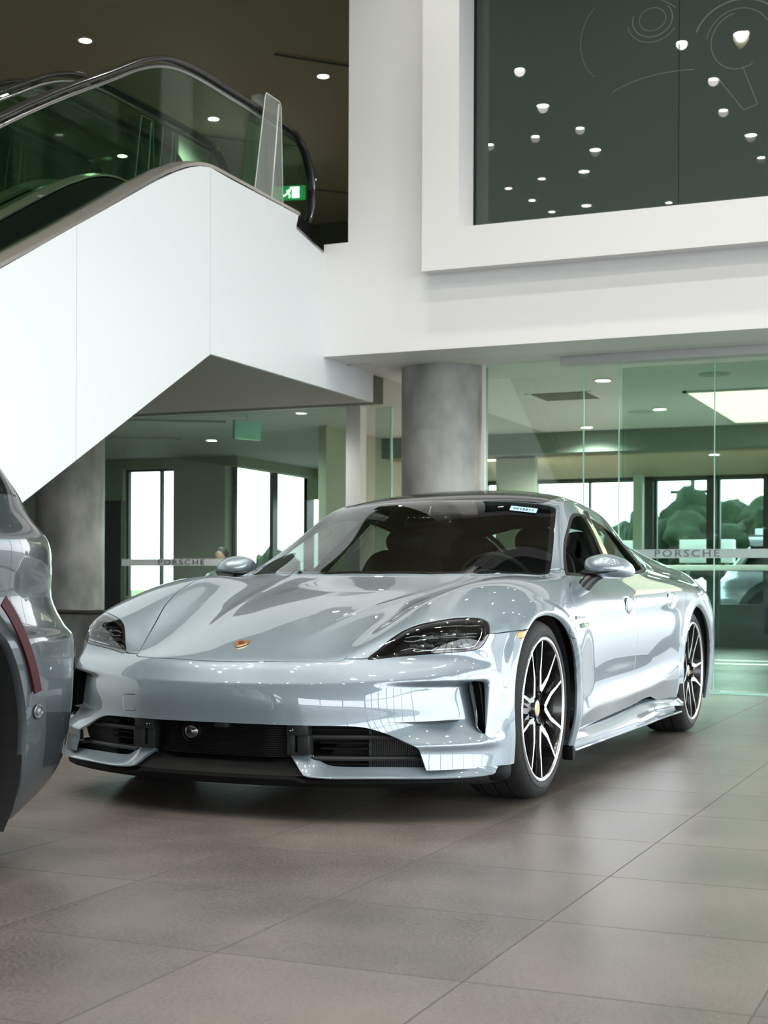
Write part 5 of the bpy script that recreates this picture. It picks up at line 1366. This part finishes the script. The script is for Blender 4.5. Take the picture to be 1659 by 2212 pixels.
        mb = MB(); mb.box(0, -.035, -.008, L_, .035, 0, mi=0); mb.box(0, -.05, -.012, L_, -.035, 0, mi=1); mb.box(0, .035, -.012, L_, .05, 0, mi=1)
        o = mb.build('linear_air_slot', [M['frame'], M['ceilbrown'] if z > 5 else M['ceilgrey']]); o.location = (a[0], a[1], z-.002); o.rotation_euler = (0, 0, an); tag(o, lb, 'air slot')
    # ---- hall enclosure: glazed right and back sides
    bx = []
    for k in range(12): y = -14.8+k*1.8; bx.append((9.9, y, .0, 10.0, y+.07, HC))
    bx += [(9.9, -15, 0, 10, 5.1, .12), (9.9, -15, 3.0, 10, 5.1, 3.15), (9.9, -15, 5.6, 10, 5.1, HC)]
    B_('window_7', bx, M['frame'])
    bx = []
    for k in range(4): x = 1+k*2.95; bx.append((x, -14.9, 0, x+.07, -14.8, 3.1))
    bx += [(1, -14.9, 0, 10, -14.8, .12)]
    st('wall_back', [(-16, -14.95, 3.1, 10, -14.8, HC), (-16, -14.95, 0, 1, -14.8, 3.1)], M['bwall'])
    B_('window_8', bx, M['frame'])
    ct = empty('strip_reflection_bar', (0, 9.2, 0), 0, 'added thin white bar standing in for the strip reflection in the right glass', 'reflection bar')  # white bar on legs, added in place of the lettered strip's reflection
    mb = MB(); mb.box(-1.5, -.2, 1.00, 1.4, .25, 1.05, .004); mb.build('reflection_bar', [M['white']], ct, 30)
    for xx in (-1.4, 1.3): mb = MB(); mb.box(xx, -.1, 0, xx+.05, .15, 1.0); mb.build('bar_leg', [M['frame']], ct)
    for n_, (yy, xa) in enumerate(((10.4, -1.1), (11.2, -.7))):
        mb = MB(); mb.box(xa, yy, 0, 1.5, yy+(.16 if n_ == 0 else .1), .006); o = mb.build('floor_strip', [M['white']]); tag(o, ('nearer white inlaid line on the floor of the right room', 'farther white inlaid line on the floor of the right room')[n_], 'floor strip')
    # ---- outside
    mb = MB(); mb.box(-80, -80, -.3, 80, 80, -.14); o = mb.build('ground_outside', [M['asphalt']]); o['kind'] = 'structure'
    mb = MB(); mb.prism([(19.5, -.2), (20.6, .58), (36, .75), (36, -.2)], 'x', -22, 1.4); o = mb.build('lawn', [M['grass']]); tag(o, 'strip of green lawn outside the right windows', 'lawn', kind='stuff')
    def tree(x, y, h, label, seed):
        r = random.Random(seed); t = empty('tree', (x, y, .6), 0, label, 'tree', 'trees outside the windows')
        mb = MB()
        for k in range(13):
            a = r.uniform(0, 6.3); d = r.uniform(0, h*.42); mb.ico((d*math.cos(a), d*math.sin(a)*.6, h*(.22+.55*r.random()*(1-d/h))), h*r.uniform(.13, .22), 3)
        for v in mb.bm.verts:
            n = mathutils_noise(v.co*6/h+Vector((seed, 0, 0))); v.co += v.normal*n*h*.10
        mb.build('crown', [M['leaf']], t, True)
        mb = MB(); mb.tube([(0, 0, 0), (.05, 0, h*.3), (0, .05, h*.6)], [h*.03, h*.024, h*.015], 8); mb.build('trunk', [M['bark']], t, True)
    for u, y, h, lb in ((1475, 26.5, 2.75, 'dark round tree outside the middle right window, the largest there'), (1590, 28, 2.7, 'dark tree outside at the far right window'), (1345, 30, 2.1, 'smaller tree outside just behind the sedan roofline'), (1700, 26, 3.0, 'dark tree outside beyond the right frame edge'), (590, 33, 1.6, 'low tree outside the left room windows'), (1410, 32, 2.3, 'narrow dark tree outside beside the pale post')):
        tree(on_(u, 1200, y).x, y, h, lb, int(u))
    # utility pole
    up = empty('utility_pole', (on_(1496, 1100, 34).x, 34, .6), 0, 'thin utility pole rising behind the trees outside', 'pole'); mb = MB(); mb.tube([(0, 0, 0), (0, 0, 3.2)], .06, 8); mb.build('pole', [M['bark']], up, True)
    mb = MB(); mb.box(-.6, -.05, 2.8, .6, .05, 2.88); mb.box(-.4, -.05, 2.4, .4, .05, 2.46); mb.build('crossarm', [M['bark']], up)
    for n_, (x, y, z, w, h) in enumerate(((on_(1525, 1150, 20.8).x, 20.8, 1.28, .95, .42), (on_(1352, 1170, 21).x, 21, 1.15, .42, .55), (on_(1668, 1120, 21.2).x, 21.2, 1.45, .6, .45))):
        mb = MB(); mb.box(-w/2, 0, 0, w/2, .3, h, .01); q = mb.build('white_notice_board', [M['white']], None, 30); q.location = (x, y, z); mb = MB()
        tag(q, ('white box board outside in front of the trees, wider one', 'tall white board outside just right of the sedan roof', 'white board outside at the right frame edge')[n_], 'board')
        mb.box(-w*.4, .1, -z+.58, -w*.4+.06, .16, 0); mb.box(w*.4-.06, .1, -z+.58, w*.4, .16, 0); mb.build('board_leg', [M['steel']], q)
    # linear slots etc done
    return es
def on_(u, v, y):
    F, YAW, SY, RO = 3137., .406, 162.9, .0043
    c, s = math.cos(YAW), math.sin(YAW); fw = Vector((-s, c, 0)); r0 = Vector((c, s, 0)); u0 = Vector((0, 0, 1))
    rt = r0*math.cos(RO)+u0*math.sin(RO); up = u0*math.cos(RO)-r0*math.sin(RO); C = Vector((2.584, -5.422, .8154))
    r = fw+rt*((u-829.5)/F)+up*((1106+SY-v)/F); t = (y-C.y)/r.y; return C+r*t
def mathutils_noise(p):
    from mathutils import noise
    return noise.noise(p)+.5*noise.noise(p*2.3)
def make_person(x, y, label):
    """seated man behind the left glass: head, neck, torso and arms as one skinned surface, shirt over it"""
    r = empty('person', (x, y, 0), 0, label, 'person')
    M['skin'] = mat('skin', (.42, .24, .17), .5); M['hair'] = mat('dark_hair', (.015, .012, .010), .6); M['shirt'] = mat('pale_shirt', (.62, .66, .66), .8)
    def skin(name, pts, edges, rad, m, parent, lev=2):
        me = bpy.data.meshes.new(name); me.from_pydata(pts, edges, []); me.update()
        ob = bpy.data.objects.new(name, me); COL.objects.link(ob)
        md = ob.modifiers.new('s', 'SKIN'); md.use_smooth_shade = True
        for i, v in enumerate(me.skin_vertices[0].data): v.radius = (rad[i], rad[i]*(.8 if i < 3 else 1)); v.use_root = (i == 0)
        s2 = ob.modifiers.new('u', 'SUBSURF'); s2.levels = s2.render_levels = lev
        dg = bpy.context.evaluated_depsgraph_get(); dg.update()
        m2 = bpy.data.meshes.new_from_object(ob.evaluated_get(dg)); bpy.data.objects.remove(ob)
        return link(name, m2, [m], parent, True)
    # pelvis, chest, shoulders, neck, head ; arms resting on the desk ; thighs, shins
    P = [(0, 0, .47), (0, .02, .70), (0, .01, .92), (0, -.01, 1.02), (0, -.02, 1.08), (.17, 0, .92), (.24, -.08, .70), (.14, -.30, .72), (.06, -.36, .73), (-.17, 0, .92), (-.24, -.08, .70), (-.14, -.30, .72), (-.06, -.36, .73), (.11, -.06, .46), (.13, -.42, .48), (.13, -.45, .046), (-.11, -.06, .46), (-.13, -.42, .48), (-.13, -.45, .046)]
    Ed = [(0, 1), (1, 2), (2, 3), (3, 4), (2, 5), (5, 6), (6, 7), (7, 8), (2, 9), (9, 10), (10, 11), (11, 12), (0, 13), (13, 14), (14, 15), (0, 16), (16, 17), (17, 18)]
    R = [.15, .15, .13, .055, .05, .07, .048, .036, .02, .07, .048, .036, .02, .09, .065, .045, .09, .065, .045]
    b = skin('body', P, Ed, R, M['shirt'], r)
    m = MB(); m.ico((0, -.03, 1.155), .098, 3, (.80, .95, 1.18))
    for v in m.bm.verts:
        d = v.co-Vector((0, -.03, 1.155))
        if d.y < -.04 and d.z < -.02: v.co.x *= .86
        v.co.y -= .016*math.exp(-((d.x/.016)**2+((d.z+.012)/.022)**2))*(d.y < 0)
        v.co.y += .008*math.exp(-(((abs(d.x)-.03)/.012)**2+((d.z-.012)/.012)**2))*(d.y < 0)
    m.ico((.079, -.02, 1.15), .022, 2, (.4, .8, 1.2)); m.ico((-.079, -.02, 1.15), .022, 2, (.4, .8, 1.2))
    m.tube([(0, -.012, 1.0), (0, -.02, 1.09)], .048, 12)
    hd = m.build('head', [M['skin']], b, True)
    m = MB(); m.ico((0, -.008, 1.185), .102, 3, (.86, .98, 1.0))
    for v in list(m.bm.verts):
        if v.co.z < 1.15 and v.co.y < -.01 or v.co.z < 1.11: v.co = v.co.lerp(Vector((0, -.02, 1.17)), .3)
    m.build('hair', [M['hair']], hd, True)
    for s in (1, -1):
        for k in range(5):
            a = (-.03+.015*k)
            m = MB(); m.tube([(s*.06+a*.6, -.36, .73), (s*.055+a*.9, -.40, .735), (s*.05+a, -.425-.006*(2-abs(k-2)), .722)], [.010, .009, .007], 8); m.build('finger', [M['skin']], b, True)
    ch = empty('office_chair', (x, y, 0), 0, 'dark office chair under the seated man behind the left glass', 'chair')
    md = mat('dark_chair_fabric', (.02, .02, .022), .8)
    m = MB(); m.box(-.23, -.22, .34, .23, .22, .385, .02); m.build('seat', [md], ch, 40)
    m = MB(); m.box(-.20, .20, .50, .20, .25, .88, .02); m.build('backrest', [md], ch, 40)
    m = MB(); m.tube([(0, .0, .06), (0, 0, .34)], .025, 10); m.build('gas_column', [M['steel']], ch, True)
    for k in range(5):
        a = 2*math.pi*k/5; m = MB(); m.tube([(0, 0, .07), (.27*math.cos(a), .27*math.sin(a), .045)], .018, 8); m.lathe([(-.012, 0), (-.012, .028), (.012, .028), (.012, 0)], 12, 'x', (.27*math.cos(a), .27*math.sin(a), .029)); m.build('caster_leg', [md], ch, 40)
    dk = empty('desk', (x, y-.55, 0), 0, 'pale desk in front of the seated man behind the left glass', 'desk')
    m = MB(); m.box(-.8, -.35, .675, .8, .28, .70, .004); m.build('desk_top', [M['white']], dk, 30)
    for q in (-.76, .72): m = MB(); m.box(q, -.3, 0, q+.04, .22, .675); m.build('desk_leg', [M['frame']], dk)
    return r
def finish():
    w = bpy.data.worlds.new('world'); SC.world = w; w.use_nodes = True; nt = w.node_tree; bg = nt.nodes['Background']
    tc = nt.nodes.new('ShaderNodeTexCoord'); nz = nt.nodes.new('ShaderNodeTexNoise'); nz.inputs['Scale'].default_value = 2.2; nz.inputs['Detail'].default_value = 6
    mp = nt.nodes.new('ShaderNodeMapping'); mp.inputs['Scale'].default_value = (1, 1, 4)
    cr = nt.nodes.new('ShaderNodeValToRGB'); cr.color_ramp.elements[0].color = (.74, .88, .97, 1); cr.color_ramp.elements[1].color = (1., 1., 1., 1); cr.color_ramp.elements[0].position = .35; cr.color_ramp.elements[1].position = .62
    nt.links.new(tc.outputs['Generated'], mp.inputs[0]); nt.links.new(mp.outputs[0], nz.inputs['Vector']); nt.links.new(nz.outputs['Fac'], cr.inputs[0]); nt.links.new(cr.outputs[0], bg.inputs[0])
    bg.inputs[1].default_value = 3.4
    # daylight entering through the glazed right and back sides
    def area(name, loc, rot, sx, sy, e, col):
        l = bpy.data.lights.new(name, 'AREA'); l.shape = 'RECTANGLE'; l.size = sx; l.size_y = sy; l.energy = e; l.color = col
        o = bpy.data.objects.new(name, l); COL.objects.link(o); o.location = loc; o.rotation_euler = rot; l.cycles.is_portal = True
        return o
    area('daylight_portal_right', (9.8, -5, 3.0), (0, math.radians(90), 0), 6.0, 19.5, 1, (1, 1, 1))
    area('daylight_portal_back', (-3, -14.7, 3.0), (math.radians(90), 0, 0), 25, 6.0, 1, (1, 1, 1))
    vs = SC.view_settings; vs.view_transform = 'Standard'; vs.look = 'None'; vs.exposure = EXPO; vs.gamma = 1; vs.use_curve_mapping = False
    SC.cycles.max_bounces = 10; SC.cycles.transparent_max_bounces = 24; SC.cycles.sample_clamp_indirect = 6
    cam = make_camera(); cam.data.dof.use_dof = True; cam.data.dof.focus_distance = 5.4; cam.data.dof.aperture_fstop = 8.5
car = make_car()
wheel = [o for o in car.children if o.name.startswith('wheel') and o.type == 'EMPTY'][0]
make_env(wheel)
make_suv('compact_suv', 'dark grey suv at the left frame edge, rear bumper toward the silver sedan', 0, 0, 0, M['suvpaint'], True, wheel)
M['silverpaint'] = paint_mat('lavender_silver_paint', (.42, .43, .52), .3, .3)
make_suv('parked_car', 'silver blue car parked outside the far right window', on_(1548, 1260, 17.6).x-1.42, 18.6, math.pi/2, M['silverpaint'], False, wheel)
make_person(on_(480, 1200, 9.6).x, 9.6, 'dark haired man in a pale shirt seated behind the left glass')
finish()
